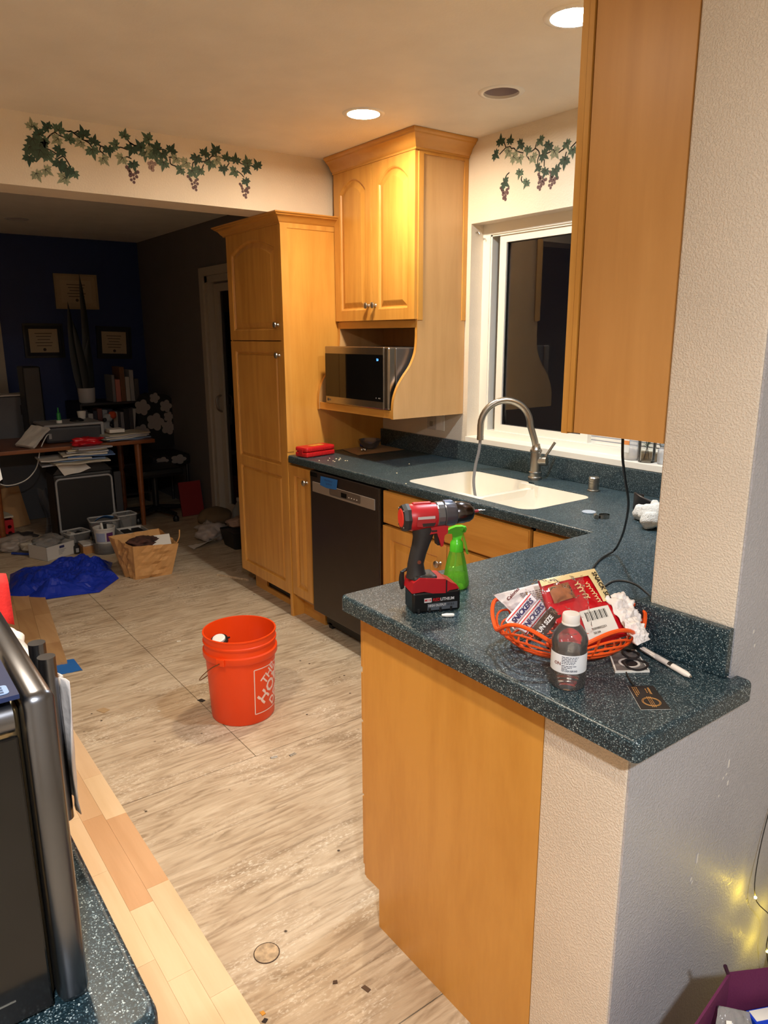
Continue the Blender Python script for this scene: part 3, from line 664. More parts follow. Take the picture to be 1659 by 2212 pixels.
tk = B().holed([(-0.60, 0.0), (-0.002, 0.0), (-0.002, 0.118), (-0.60, 0.118)], [[(-0.45, 0.035), (-0.12, 0.035), (-0.12, 0.095), (-0.45, 0.095)]], fy(-0.545), 0, 0.012).obj('toe_kick', MAPLE_H, pt)
vb = B().box(-0.45, -0.12, -0.543, -0.540, 0.035, 0.095).obj('vent_opening', BLACK, tk)

# ---- narrow pull-out beside the dishwasher
nb = thing('base_cabinet', 'narrow maple base cabinet between pantry and dishwasher', 'cabinet', (0.115, -0.31, 0), 'base cabinets')
B().box(0.002, 0.222, -0.610, -0.03, 0.115, 0.874).obj('body', MAPLE_DK, nb)
d = panel_door(nb, fy(-0.612), 0.008, 0.218, 0.138, 0.862, stile=0.050); knob(d, (0.192, -0.632, 0.793))
B().box(0.002, 0.222, -0.560, -0.545, 0.0, 0.116).obj('toe_kick', MAPLE_H, nb)

# ---- dishwasher
dw = thing('dishwasher', 'dark stainless dishwasher with pocket handle strip', 'dishwasher', (0.53, -0.31, 0))
DWM = plain('black_stainless', (58, 49, 44), 0.32, 0.45, var=0.06, bscale=12)
B().box(0.232, 0.826, -0.600, -0.03, 0.10, 0.870).obj('tub_body', BLACK, dw)
door = B().box(0.234, 0.824, -0.637, -0.600, 0.112, 0.866, 0.003).obj('door', DWM, dw)
B().box(0.8245, 0.829, -0.632, -0.600, 0.112, 0.866).obj('door_edge', NICKEL, door)
stp = B().holed([(0.262, 0.762), (0.798, 0.762), (0.798, 0.812), (0.262, 0.812)], [rrect(0.415, 0.690, 0.770, 0.8105, 0.012, 4)], fy(-0.637), 0, 0.005).obj('handle_strip', plain('warm_steel', (150, 139, 128), 0.38, 0.25), dw)
B().box(0.413, 0.692, -0.6385, -0.6375, 0.768, 0.812).obj('handle_pocket', plain('pocket_steel', (112, 102, 94), 0.4, 0.3), stp)
B().box(0.522, 0.568, -0.6405, -0.6385, 0.776, 0.798).obj('display', BLACK_GLOSS, stp)
for k in range(4): B().box(0.585+k*.022, 0.592+k*.022, -0.6398, -0.6385, 0.782, 0.786).obj('button', WHITE, stp)
B().box(0.236, 0.30, -0.6385, -0.637, 0.838, 0.858).obj('vent_grille', BLACK_GLOSS, dw)
B().box(0.24, 0.82, -0.56, -0.55, 0.02, 0.11).box(0.26, 0.29, -.56, -.53, 0, .03).box(0.77, 0.80, -.56, -.53, 0, .03).obj('kick_plate', BLACK, dw)
tp = B().prism([(0.338, .806), (0.400, .800), (0.487, .806), (0.498, .856), (0.345, .852)], fy(-0.6425), 0, 0.0006).obj('tape_note', plain('blue_tape', (34, 104, 182), 0.7, bump=.05, bscale=120)); tag(tp, 'blue painter tape with handwriting on the dishwasher', 'tape')
INK = plain('pen_ink', (24, 34, 70), 0.7)
scrawl(tp, frame_M((0.378, -0.6436, 0.839), (1, 0, 0), (0, 0, 1)), .075, .016, INK, seed=3)
scrawl(tp, frame_M((0.390, -0.6436, 0.821), (1, 0, 0), (0, 0, 1)), .058, .015, INK, seed=8, loops=6)

# ---- sink base cabinet and corner filler
sb = thing('base_cabinet', 'wide maple base cabinet below the sink', 'cabinet', (1.29, -0.31, 0), 'base cabinets')
B().box(0.842, 1.725, -0.610, -0.03, 0.115, 0.68).box(0.842, 0.862, -0.610, -0.03, 0.68, 0.874).box(1.705, 1.725, -0.610, -0.03, 0.68, 0.874).box(0.842, 1.725, -0.610, -0.60, 0.68, 0.874).obj('body', MAPLE_DK, sb)
panel_door(sb, fy(-0.612), 0.850, 1.716, 0.716, 0.862, flat=True, name='false_drawer_front')
d = panel_door(sb, fy(-0.612), 0.850, 1.279, 0.138, 0.704); knob(d, (1.243, -0.632, 0.622))
d = panel_door(sb, fy(-0.612), 1.285, 1.716, 0.138, 0.704); knob(d, (1.321, -0.632, 0.622))
B().box(0.842, 1.725, -0.560, -0.545, 0.0, 0.116).obj('toe_kick', MAPLE_H, sb)
cf = thing('base_cabinet', 'maple corner cabinet where sink run meets the peninsula', 'cabinet', (1.86, -0.31, 0), 'base cabinets')
B().box(1.727, 2.592, -0.610, -0.03, 0.115, 0.874).obj('body', MAPLE_DK, cf)
panel_door(cf, fy(-0.612), 1.732, 2.002, 0.716, 0.862, flat=True, name='false_drawer_front')
panel_door(cf, fy(-0.612), 1.732, 2.002, 0.138, 0.704)
B().box(1.727, 2.09, -0.560, -0.545, 0.0, 0.116).obj('toe_kick', MAPLE_H, cf)

# ---- peninsula cabinet (drawers face the aisle, -x)
pc = thing('peninsula_cabinet', 'maple drawer cabinet under the peninsula counter, plain end panel showing', 'cabinet', (2.30, -1.1, 0))
B().box(2.030, 2.590, -1.545, -0.660, 0.115, 0.874).obj('body', MAPLE_DK, pc)
ENDW = wood('maple_end_panel', (190, 130, 48), (208, 150, 66), grain=(1.6, 1.6, 0.30), scale=6, streak=0.8, c3=(164, 104, 34))
B().prism([(2.084, 0), (2.6045, 0), (2.6045, 0.875), (2.026, 0.875), (2.026, 0.115), (2.084, 0.115)], fy(-1.545), 0, 0.016).obj('end_panel', ENDW, pc)
B().box(2.018, 2.030, -1.560, -0.66, 0.117, 0.874).obj('face_frame', MAPLE, pc)
for z0, z1 in ((0.138, 0.345), (0.353, 0.560), (0.568, 0.700), (0.716, 0.862)):
    d = panel_door(pc, fx(2.016), -1.552, -1.03, z0, z1, flat=True, name='drawer_front'); knob(d, (1.996, -1.29, (z0+z1)/2), (-1, 0, 0))
d = panel_door(pc, fx(2.016), -1.022, -0.68, 0.138, 0.862); knob(d, (1.996, -0.99, 0.79), (-1, 0, 0))
B().box(2.084, 2.098, -1.545, -0.62, 0.0, 0.116).obj('toe_kick', MAPLE, pc)

# ---- wall cabinet with microwave shelf
mc = thing('wall_cabinet', 'maple wall cabinet with arched doors and scrolled microwave shelf', 'cabinet', (0.34, -0.15, 1.147))
B().box(0.004, 0.672, -0.296, -0.001, 1.600, 2.345).obj('body', MAPLE, mc)
SIDEW = wood('maple_side', (194, 150, 96), (212, 168, 114), grain=(1.5, 1.5, 0.16), scale=8)
B().box(0.660, 0.676, -0.300, -0.001, 1.598, 2.345).obj('side_panel', SIDEW, mc)
B().box(0.676, 0.681, -0.300, -0.272, 1.600, 2.345).box(0.676, 0.681, -0.026, -0.002, 1.600, 2.345).box(0.676, 0.681, -0.272, -0.026, 2.315, 2.345).obj('side_moulding', MAPLE, mc)
d = panel_door(mc, fy(-0.298), 0.010, 0.339, 1.604, 2.338, stile=0.052, arch=0.060); knob(d, (0.313, -0.318, 1.676))
d = panel_door(mc, fy(-0.298), 0.344, 0.676, 1.604, 2.338, stile=0.052, arch=0.060); knob(d, (0.370, -0.318, 1.676))
crown(mc, [(0.006, -0.318), (0.682, -0.318), (0.682, -0.002)], 2.328, H-0.0015, 0.056)
B().box(0.012, 0.660, -0.300, -0.001, 1.566, 1.600).obj('lower_rail', MAPLE_H, mc)
scroll = [(-0.002, 1.147), (-0.002, 1.598), (-0.300, 1.598)]+[(p[0], p[1]) for p in smooth_path([(-0.300, 1.52, 0), (-0.303, 1.485, 0), (-0.311, 1.445, 0), (-0.338, 1.392, 0), (-0.380, 1.343, 0), (-0.412, 1.299, 0), (-0.434, 1.247, 0), (-0.441, 1.200, 0), (-0.441, 1.147, 0)], 4)]
B().prism(scroll, fX(0.660), 0, 0.016).obj('scroll_side', SIDEW, mc)
B().prism(scroll, fX(0.004), 0, 0.016).obj('scroll_side', SIDEW, mc)
edge = [p for p in scroll[2:]]
for xa in (0.0035, 0.6595):
    eb = B()
    for (a, b_), (c_, d_) in zip(edge[:-1], edge[1:]):
        eb.add([(xa, a-.0012, b_), (xa+.017, a-.0012, b_), (xa+.017, c_-.0012, d_), (xa, c_-.0012, d_)], [(0, 1, 2, 3)])
    eb.obj('edge_banding', MAPLE, mc)
B().box(0.020, 0.660, -0.430, -0.002, 1.150, 1.172).obj('shelf_board', MAPLE_H, mc)
B().box(0.020, 0.660, -0.438, -0.430, 1.148, 1.186, 0.002).obj('shelf_lip', MAPLE_H, mc)
B().box(0.020, 0.660, -0.012, -0.002, 1.172, 1.566).obj('back_panel', MAPLE_DK, mc)

# ---- microwave on the shelf
mw = thing('microwave', 'stainless countertop microwave with black glass door on the cabinet shelf', 'microwave', (0.34, -0.26, 1.173))
MX0, MX1, MY, MZ0, MZ1 = 0.094, 0.645, -0.445, 1.187, 1.478
B().box(MX0+.006, MX1-.004, MY+.045, -0.05, MZ0+.002, MZ1-.003, 0.006).obj('case', plain('grey_case', (120, 116, 114), 0.35, 0.8), mw)
fr = B().box(MX0, MX1-.040, MY, MY+.045, MZ0, MZ1, 0.004).obj('door', STEEL, mw)
B().box(MX1-.0395, MX1, MY, MY+.045, MZ0, MZ1, 0.008).obj('side_trim', STEEL, mw)
B().box(MX0+.004, MX1-.043, MY-.0015, MY, MZ0+.036, MZ1-.036).obj('glass', BLACK_GLOSS, fr)
text('50', 0.016, emissive('clock_blue', (0.08, 0.30, 1.0), 2.2), frame_M((0.560, MY-.0022, 1.418), (1, 0, 0), (0, 0, 1)), fr, 'clock_digits', align='CENTER')
for u in (.545, .565, .575): B().box(u, u+.006, MY-.0018, MY-.0014, 1.236, 1.242).obj('button_mark', plain('dim_mark', (130, 130, 130), .6), fr)
lg = B().lathe([(0.007, 0), (0.007, .0006), (0, .0006)], (0, 0, 0), 18); lg.v = [Vector((0.118+v.x, MY-.0004-v.z, 1.206+v.y)) for v in lg.v]
lg.obj('logo_disc', plain('logo_grey', (60, 56, 54), .5), fr)
text('LG', 0.013, plain('logo_grey', (60, 56, 54), .5), frame_M((0.128, MY-.0006, 1.206), (1, 0, 0), (0, 0, 1)), fr, 'logo_letters')
for x, y in ((MX0+.05, MY+.06), (MX1-.05, MY+.06), (MX0+.05, -.08), (MX1-.05, -.08)): B().lathe([(.012, 1.1725-MZ0), (.010, .004)], (x, y, MZ0), 12).obj('foot', BLACK, mw)

# ---- hanging cabinet beside the post
hc = thing('wall_cabinet', 'maple wall cabinet hanging over the peninsula beside the cream post', 'cabinet', (2.49, -0.9, 1.326))
B().box(2.394, PX0-.001, -1.250, -0.35, 1.327, H-.001).obj('body', MAPLE, hc)
B().box(2.398, PX0-.001, -1.268, -1.250, 1.326, H-.001).obj('end_panel', wood('maple_end_upper', (184, 128, 64), (202, 146, 80), grain=(1.5, 1.5, 0.14), scale=8), hc)
B().box(2.380, 2.392, -1.268, -0.35, 1.326, H-.001).obj('face_frame', MAPLE, hc)
d = panel_door(hc, fx(2.378), -1.266, -0.812, 1.322, 2.36, stile=0.056, arch=.06, th=.016); knob(d, (2.362, -0.85, 1.39), (-1, 0, 0))
d = panel_door(hc, fx(2.378), -0.806, -0.352, 1.322, 2.36, stile=0.056, arch=.06, th=.016); knob(d, (2.362, -0.77, 1.39), (-1, 0, 0))

# ================================================================== COUNTERTOP
def slab(outline, z0, z1, r, hole=None):
    """stone slab with an eased top edge"""
    b = B(); N = 4; rings = [[(x, y, z0) for x, y in outline]]
    for i in range(N+1):
        a = math.pi/2*i/N; d = r*(1-math.cos(a)); z = z1-r+r*math.sin(a)
        rings.append([(x, y, z) for x, y in offset_poly(outline, d)])
    b.loops(rings)
    top = offset_poly(outline, r)
    loops = [top]+([hole] if hole else [])
    for z, flip in ((z1, False), (z0, True)):
        bm = bmesh.new(); es = []
        for L in ([top, hole] if hole else [top]) if z == z1 else ([outline, hole] if hole else [outline]):
            vs = [bm.verts.new((x, y, z)) for x, y in L]
            es += [bm.edges.new((vs[i], vs[(i+1) % len(vs)])) for i in range(len(vs))]
        bmesh.ops.triangle_fill(bm, edges=es, use_beauty=True); b.bm(bm)
    if hole:
        b.loops([[(x, y, z1) for x, y in hole], [(x, y, z0) for x, y in hole]])
    return b
ct = thing('countertop', 'dark speckled L-shaped countertop with backsplash, sink run and peninsula', 'countertop', (1.3, -0.5, C-.038))
sinkhole = round_poly([(0.937, -0.580), (1.655, -0.580), (1.655, -0.200), (1.345, -0.200), (1.315, -0.168), (0.937, -0.168)], [0.055, 0.055, 0.055, 0.03, 0.04, 0.055], 6)
outl = round_poly([(0.001, -0.002), (0.001, -0.635), (XP0, -0.635), (XP0, YP), (XP1, YP), (XP1, -1.248), (PX1+.002, -1.248), (PX1+.002, PY-.001), (PX0-.001, PY-.001), (PX0-.001, -0.002)],
                  [0, 0.01, 0.004, 0.016, 0.010, 0.012, 0, 0, 0, 0], 5)
def dedupe(P):
    o = []
    for p in P:
        if not o or (abs(p[0]-o[-1][0])+abs(p[1]-o[-1][1])) > 1e-5: o.append(p)
    return o
slab(dedupe(outl), C-.038, C, 0.009, sinkhole).obj('slab', STONE, ct, angle=30)
B().box(0.002, PX0-.022, -0.021, -0.0012, C+.0003, 1.009, 0.002).obj('backsplash', STONE, ct)
B().box(PX0-.020, PX1+.001, PY-.0205, PY-.0015, C+.0003, 1.009, 0.0025).obj('backsplash', STONE, ct)
B().box(PX0-.020, PX0-.0015, PY-.001, -0.002, C+.0003, 1.009, 0.0025).obj('backsplash', STONE, ct)

# ---- sink
sk = thing('sink', 'white double bowl sink set flush into the dark counter', 'sink', (1.29, -0.38, 0.70))
SINKM = plain('sink_white', (240, 234, 220), 0.22, var=0.05, bscale=6)
def bowl(x0, x1, y0, y1, zb, div):
    prof = [(0, 0.9125), (0.002, 0.900), (0.010, 0.84), (0.018, zb+.06), (0.040, zb+.012), (0.075, zb)]
    base = rrect(x0, x1, y0, y1, 0.055, 6); rings = []
    for d, z in prof:
        L = offset_poly(base, d)
        rings.append([(x, y, (min(z, 0.897) if (div == 'R' and bx > x1-.02) or (div == 'L' and bx < x0+.02) else z)) for (x, y), (bx, by) in zip(L, base)])
    return B().loops(rings, True, False, True)
bo = bowl(0.9375, 1.318, -0.5795, -0.1685, 0.715, 'R').obj('bowl', SINKM, sk, smooth=True)
B().lathe([(.042, .7165), (.036, .7185), (.030, .716), (0, .714)], (1.13, -.34, 0), 24).obj('drain', NICKEL, bo, smooth=True)
bo = bowl(1.336, 1.6545, -0.5795, -0.2005, 0.735, 'L').obj('bowl', SINKM, sk, smooth=True)
B().lathe([(.042, .7365), (.036, .7385), (.030, .736), (0, .734)], (1.50, -.38, 0), 24).obj('drain', NICKEL, bo, smooth=True)
B().prism(rrect(1.312, 1.342, -0.5785, -0.182, .004), fz(0.86), 0, .0365).box(1.25, 1.40, -.5798, -.545, .87, .9118).box(1.27, 1.372, -.215, -.190, .87, .9118).obj('divider', SINKM, sk)

# ---- faucet with pulled-out hose
fc = thing('faucet', 'brushed nickel gooseneck faucet with side lever behind the sink', 'faucet', (1.262, -0.105, C))
FX, FY = 1.262, -0.105
B().lathe([(.031, 0), (.031, .010), (.027, .014), (.027, .028), (.029, .032), (.0245, .036), (.0235, .085), (.0225, .118), (.026, .122), (.026, .130), (.0215, .133), (.0165, .150), (.0155, .156)], (FX, FY, C), 28).obj('body', NICKEL, fc, smooth=True)
neck = [(FX, FY, C+.15), (FX-.006, FY-.012, C+.24)]
cx_, cz_ = 0.115, C+.245
import itertools
dirv = Vector((-0.62, -0.784, 0)); dirv.normalize()
apath = [(FX, FY, C+.135), (FX+dirv.x*.008, FY+dirv.y*.008, C+.17)]
for k in range(0, 17):
    a = math.pi*k/16; off = 0.030+0.107*(1-math.cos(a)); z = C+.235+.109*math.sin(a)
    apath.append((FX+dirv.x*off, FY+dirv.y*off, z))
tipx, tipy = FX+dirv.x*.244, FY+dirv.y*.244
apath.append((tipx, tipy, C+.175))
B().tube(apath, 0.0145, 18).obj('gooseneck', NICKEL, fc, smooth=True)
B().tube([(tipx, tipy, C+.19), (tipx, tipy, C+.173)], .0152, 18).obj('spout_collar', NICKEL, fc, smooth=True)
hd_ = B().tube([(FX+.012, FY+.008, C+.082), (FX+.044, FY+.022, C+.084)], .0215, 20).obj('handle_hub', NICKEL, fc, smooth=True)
B().tube([(FX+.034, FY+.018, C+.098), (FX+.064, FY+.046, C+.165)], [.0052, .0062], 10).obj('lever', NICKEL, hd_, smooth=True)
B().tube(smooth_path([(tipx, tipy, C+.178), (tipx-.003, tipy-.004, C+.12), (tipx-.015, tipy-.012, C+.05), (tipx-.012, tipy-.02, C-.03), (tipx+.01, tipy-.01, C-.11), (tipx+.07, tipy+.03, C-.170), (tipx+.12, tipy+.02, C-.185)], 6), .0065, 10).obj('hose', plain('hose_grey', (128, 128, 130), .45), fc, smooth=True)
ag = thing('air_gap_cap', 'chrome dishwasher air gap cap behind the sink', 'air gap', (1.578, -0.108, C))
B().lathe([(.0245, 0), (.0245, .005), (.0215, .007), (.0215, .030), (.0195, .031), (.0195, .034), (.0215, .035), (.0215, .040), (.0195, .041), (.0195, .044), (.0215, .045), (.0215, .054), (.018, .058), (0, .058)], (1.578, -.108, C), 26).obj('cap', NICKEL, ag, smooth=True)
B().lathe([(.026, 0), (.026, .003), (.022, .0035)], (1.578, -.108, C), 26).obj('base_ring', NICKEL, ag, smooth=True)

# ================================================================== NEAR COUNTER ON THE LEFT
nc = thing('near_counter', 'dark speckled counter corner under the oven in the foreground', 'countertop', (1.6, -2.68, C-.038))
slab(round_poly([(0.9, -2.998), (2.842, -2.998), (2.842, YL), (0.9, YL)], [0, 0.02, 0.02, 0.01], 5), C-.038, C, 0.009).obj('slab', STONE, nc, angle=30)
lb = thing('base_cabinet', 'maple base cabinet below the near counter, mostly out of the picture', 'cabinet', (1.8, -2.7, 0), 'base cabinets')
B().box(0.92, 2.815, -2.99, -2.405, 0.115, 0.875).obj('body', MAPLE, lb)
for k in range(4):
    x0 = 0.93+k*0.47; fn = lambda u, v, w: (u, -2.405+w, v)
    d = panel_door(lb, fn, x0, x0+.462, 0.138, 0.862)
    knob(d, (x0+.42, -2.385, .80), (0, 1, 0))
B().box(0.92, 2.815, -2.99, -2.46, 0.0, 0.115).obj('toe_kick', MAPLE_H, lb)

# ---- double-door countertop oven
ov = thing('countertop_oven', 'stainless countertop oven with twin bar handles and black side in the foreground', 'oven', (2.476, -2.61, C))
OX0, OX1, OY, OZ0, OZ1 = 2.178, 2.784, -2.408, C+.004, 1.236
OVS = plain('oven_steel', (118, 120, 126), 0.30, 1.0, var=.04, bscale=20)
OVT = plain('oven_steel_gold_reflection', (186, 166, 128), 0.30, 1.0, var=.06, bscale=14)  # gold tint puts the warm ceiling's reflection into the steel's colour
B().box(OX0+.004, OX1-.006, -2.80, OY-.028, OZ0, OZ1-.004, 0.012).obj('case', OVT, ov, angle=60)
B().box(OX1-.008, OX1-.003, -2.792, OY-.032, OZ0+.006, OZ1-.034, 0.002).obj('side_panel', plain('oven_black', (14, 13, 13), 0.12), ov)
B().box(OX1-.0032, OX1-.0026, -2.60, -2.47, OZ0+.03, OZ0+.0316).obj('panel_seam', NICKEL, ov)
B().tube([(OX1-.012, -2.785, OZ1-.018), (OX1-.012, OY-.034, OZ1-.018)], .014, 12).obj('top_rail', OVS, ov, smooth=True)
for xa, xb, hx in ((OX0, 2.4735, 2.449), (2.4765, OX1, 2.501)):
    d = B().box(xa, xb, OY-.027, OY, OZ0, OZ1, 0.009).obj('door', OVS, ov, angle=60)
    B().box(xa+.05, xb-.06, OY, OY+.0015, OZ0+.05, OZ1-.05).obj('door_glass', BLACK_GLOSS, d)
    B().tube([(hx, OY+.046, .926), (hx, OY+.046, 1.150)], .0105, 20).tube([(hx, OY, .955), (hx, OY+.046, .955)], .006, 10).tube([(hx, OY, 1.118), (hx, OY+.046, 1.118)], .006, 10).obj('bar_handle', OVS, d, smooth=True)
for x in (OX0+.05, OX1-.05):
    for y in (-2.77, -2.46): B().lathe([(.016, 0), (.018, .006)], (x, y, C), 14).obj('foot', BLACK, ov)
pk = thing('package_card', 'dark blue retail package lying on the oven top', 'package', (2.73, -2.51, 1.2365))
NAVY = plain('navy_card', (24, 42, 84), 0.35)
B().holed([(2.664, -2.605), (2.786, -2.605), (2.786, -2.436), (2.664, -2.436)], [round_poly([(2.716, -2.462), (2.736, -2.462), (2.736, -2.447), (2.716, -2.447)], .005, 3)], fz(1.2375), 0, 0.004).obj('card', NAVY, pk)
sk_ = B().prism(round_poly([(2.762, -2.50), (2.780, -2.50), (2.780, -2.442), (2.762, -2.442)], .003, 3), fz(1.2417), 0, .0004).obj('sticker', plain('pale_blue_label', (140, 170, 214), .5), pk)
for k in range(3): B().box(2.765+k*.005, 2.768+k*.005, -2.46, -2.446, 1.2421, 1.2424).obj('print_mark', plain('label_ink', (60, 84, 120), .6), sk_)

# ---- halloween bag, board with red mitt, paper, towel
def bagpt(s, t):
    a = 2*math.pi*s; r = math.sin(math.pi*min(max(t, .02), .98))**.6
    x = 1.955+.155*math.cos(a)*r; y = -2.362+.072*math.sin(a)*r; z = C+.0015+.075*t
    k = .010*nz3(x*26, y*26, z*26)
    return (x+k, y+k, max(z+.006*nz3(x*40, y*40), C+.001))
hb = crumple('halloween_bag', bagpt, 40, 14, plain('white_poly_bag', (236, 232, 226), .4, bump=.25, bscale=40)); tag(hb, 'crumpled white treat bag with black bats behind the oven', 'bag')
BAT = [(0, -.1), (.12, -.28), (.22, -.12), (.45, -.22), (.5, 0), (.95, -.1), (.7, .25), (.35, .2), (.18, .1), (.12, .25), (0, .15), (-.12, .25), (-.18, .1), (-.35, .2), (-.7, .25), (-.95, -.1), (-.5, 0), (-.45, -.22), (-.22, -.12), (-.12, -.28)]
hbx = Vector(hb.location)
for bx_, bz_, s_ in ((2.005, .955, .020), (1.90, .965, .016), (2.06, .94, .012)):
    P = []
    for u, v in BAT:
        x = bx_+u*s_*.6+v*s_*.5; z = bz_+v*s_-u*s_*.3
        yy = -2.362+.072*math.sqrt(max(0.02, 1-((x-1.955)/.155)**2))*max(0.2, math.sin(math.pi*(z-C)/.076))**.6+.004
        P.append((x, yy, z))
    c = sum((Vector(p) for p in P), Vector())/len(P)
    B().add(P+[tuple(c+Vector((0, .002, 0)))], [(i, (i+1) % len(P), len(P)) for i in range(len(P))]).obj('bat_print', plain('bat_black', (24, 22, 24), .5), hb)
cbd = thing('cutting_board', 'worn wooden board standing on the near counter under a red mitt', 'cutting board', (1.80, -2.5, C))
B().prism(rrect(-2.72, -2.318, C+.001, 1.050, .015), fX(1.795), 0, .016).obj('board', wood('worn_board', (150, 128, 104), (178, 156, 128), grain=(1, .1, 1)), cbd)
def mitt(s, t):
    a = (t-.5)*2.0; y = -2.46+.165*s; w = .020+.010*math.sin(a*1.5)
    ang = math.pi*t
    x = 1.803+(.022+.004*s)*math.cos(ang); z = 1.056+.020*math.sin(ang)-(.030+.05*s)*abs(t-.5)*2*(1 if abs(t-.5) > .25 else .3)
    return (x, y, z-.02*s*s)
mt = crumple('oven_mitt', mitt, 14, 16, plain('red_felt', (214, 36, 34), .8, bump=.2, bscale=200), thick=.006); tag(mt, 'bright red oven mitt draped over the worn wooden board', 'oven mitt')
ttop = [(1.62, -2.80, .914), (1.98, -2.385, 1.33)]
ob = thing('cardboard_box', 'cardboard box on the near counter, out of the picture', 'box', (1.70, -2.62, C))
B().box(1.50, 1.78, -2.90, -2.74, C, 1.33).obj('box_body', plain('cardboard', (176, 136, 92), .8), ob)
shp = B().prism([(-2.74, 1.345), (-2.32, 1.52), (-2.298, 1.275), (-2.318, 1.262), (-2.70, 1.20)], fX(1.93), 0, .0006).obj('paper_sheet', PAPER); tag(shp, 'white paper sheet poking in at the left picture edge', 'paper')
B().box(1.9285, 1.9315, -2.70, -2.60, C, 1.33).box(1.90, 1.96, -2.71, -2.59, C, C+.012).obj('paper_holder', plain('holder_wire', (60, 60, 60), .4), shp)
def tow(s, t): return (2.435+.080*s, OY+.062+.004*math.sin(s*14+t*5), 1.115-.155*t-.03*s*t+.004*math.sin(s*9))
tw = crumple('plastic_bag', tow, 12, 14, plain('pale_plastic', (226, 218, 214), .3, bump=.3, bscale=60), thick=.0012); tag(tw, 'thin white plastic bag hanging from the oven handles', 'bag')

# ================================================================== THINGS ON THE PENINSULA
def rotM(o, deg, base=(0, 0, 1)): return Matrix.Translation(Vector(o)) @ Matrix.Rotation(math.radians(deg), 4, 'Z')
def xl(rings, n=20, c=(0, 0), sy=1.0):
    """rings along local x: (x, r, zc) -> loops"""
    return [[(x, r*sy*math.cos(2*math.pi*j/n), zc+r*math.sin(2*math.pi*j/n)) for j in range(n)] for x, r, zc in rings]
# ---- cordless drill
DO = (2.187, -1.4785, C); DM = rotM(DO, 68.85)
dr = thing('cordless_drill', 'red and black cordless drill standing on its battery', 'drill', DO)
DRED = plain('drill_red', (178, 26, 36), .38, bump=.015, bscale=200); DBLK = plain('drill_black', (34, 33, 34), .55, bump=.06, bscale=500); DGRY = plain('drill_grey_metal', (120, 122, 128), .32, .8)
ba = B(DM).box(-.057, .058, -.0315, .0315, .001, .050, .005).obj('battery', plain('battery_black', (16, 16, 17), .3), dr)
B(DM).box(-.050, .020, -.026, .026, .048, .056, .003).obj('battery_rail', BLACK, ba)
B(DM).box(-.022, .050, -.0322, -.0312, .006, .022).obj('grey_band', plain('label_grey', (84, 90, 98), .4), ba)
fr_ = lambda x, z: DM @ frame_M((x, -.0324, z), (1, 0, 0), (0, 0, 1))
B(DM).box(-.030, -.0125, -.0324, -.0316, .0255, .0355).obj('badge', plain('badge_white', (216, 216, 216), .4), ba)
text('M18', .0085, plain('ink_red', (190, 24, 30), .4), fr_(-.0292, .0305), ba, bold=.02)
text('RED', .0098, plain('ink_red', (190, 24, 30), .4), fr_(-.0105, .0305), ba, bold=.02, shear=.2)
text('LITHIUM', .0098, plain('ink_white', (226, 226, 226), .4), fr_(.0085, .0305), ba, bold=.01, sx=.9)
text('HIGH OUTPUT', .0075, plain('ink_white', (226, 226, 226), .4), fr_(-.0200, .0168), ba, sx=.85)
text('XC8.0', .0075, plain('ink_dark', (30, 32, 36), .4), fr_(.0250, .0168), ba, sx=.85)
for k in range(4): B(DM).box(-.046+k*.026, -.040+k*.026, -.0325, -.0315, .001, .012, .001).obj('grip_rib', BLACK, ba)
# red foot with black saddle
foot = [(-.059, .050), (-.056, .074), (-.040, .084), (.020, .078), (.034, .068), (.048, .062), (.054, .052), (.030, .050), (.022, .044), (-.010, .046), (-.030, .052)]
B(DM).prism(list(reversed(foot)), lambda u, v, w: (u, w, v), -.0318, .0318).obj('foot', DRED, dr)
B(DM).box(-.053, .004, -.027, .027, .072, .0865, .006).obj('saddle', DBLK, dr)
B(DM).box(.0215, .0245, -.0325, .0325, .044, .075).obj('foot_groove', BLACK, dr)
B(DM).tube(smooth_path([(-.048, .034, .088), (-.062, .036, .080), (-.066, .036, .060), (-.062, .036, .040)]), .004, 8).box(-.067, -.058, .030, .038, .042, .084, .002).obj('belt_clip', BLACK, dr)
# grip
gr = []
for x, z, a, w in ((-.038, .078, .026, .022), (-.040, .092, .0215, .018), (-.041, .110, .0195, .0165), (-.036, .132, .020, .017), (-.029, .155, .0215, .0175), (-.024, .172, .024, .018), (-.022, .190, .028, .020), (-.022, .200, .026, .019)):
    gr.append([(x+a*math.cos(2*math.pi*j/20)*(1 if abs(math.cos(2*math.pi*j/20)) < .8 else .97), w*math.sin(2*math.pi*j/20), z) for j in range(20)])
B(DM).loops(gr, True, True, True).obj('grip', DBLK, dr, smooth=True)
B(DM).lathe([(0, 0), (.0042, 0), (.0042, .0012), (.0025, .0014), (.0025, .0004), (0, .0004)], (0, 0, 0), 14).obj('x', DBLK, dr) if False else None
sc_ = B(DM @ frame_M((-.038, -.0172, .118), (1, 0, 0), (0, 0, 1))).lathe([(.0045, 0), (.0045, .0012), (.0028, .0012), (.0024, .0002), (0, .0002)], (0, 0, 0), 14).obj('screw', plain('screw_copper', (150, 92, 74), .4, .8), dr)
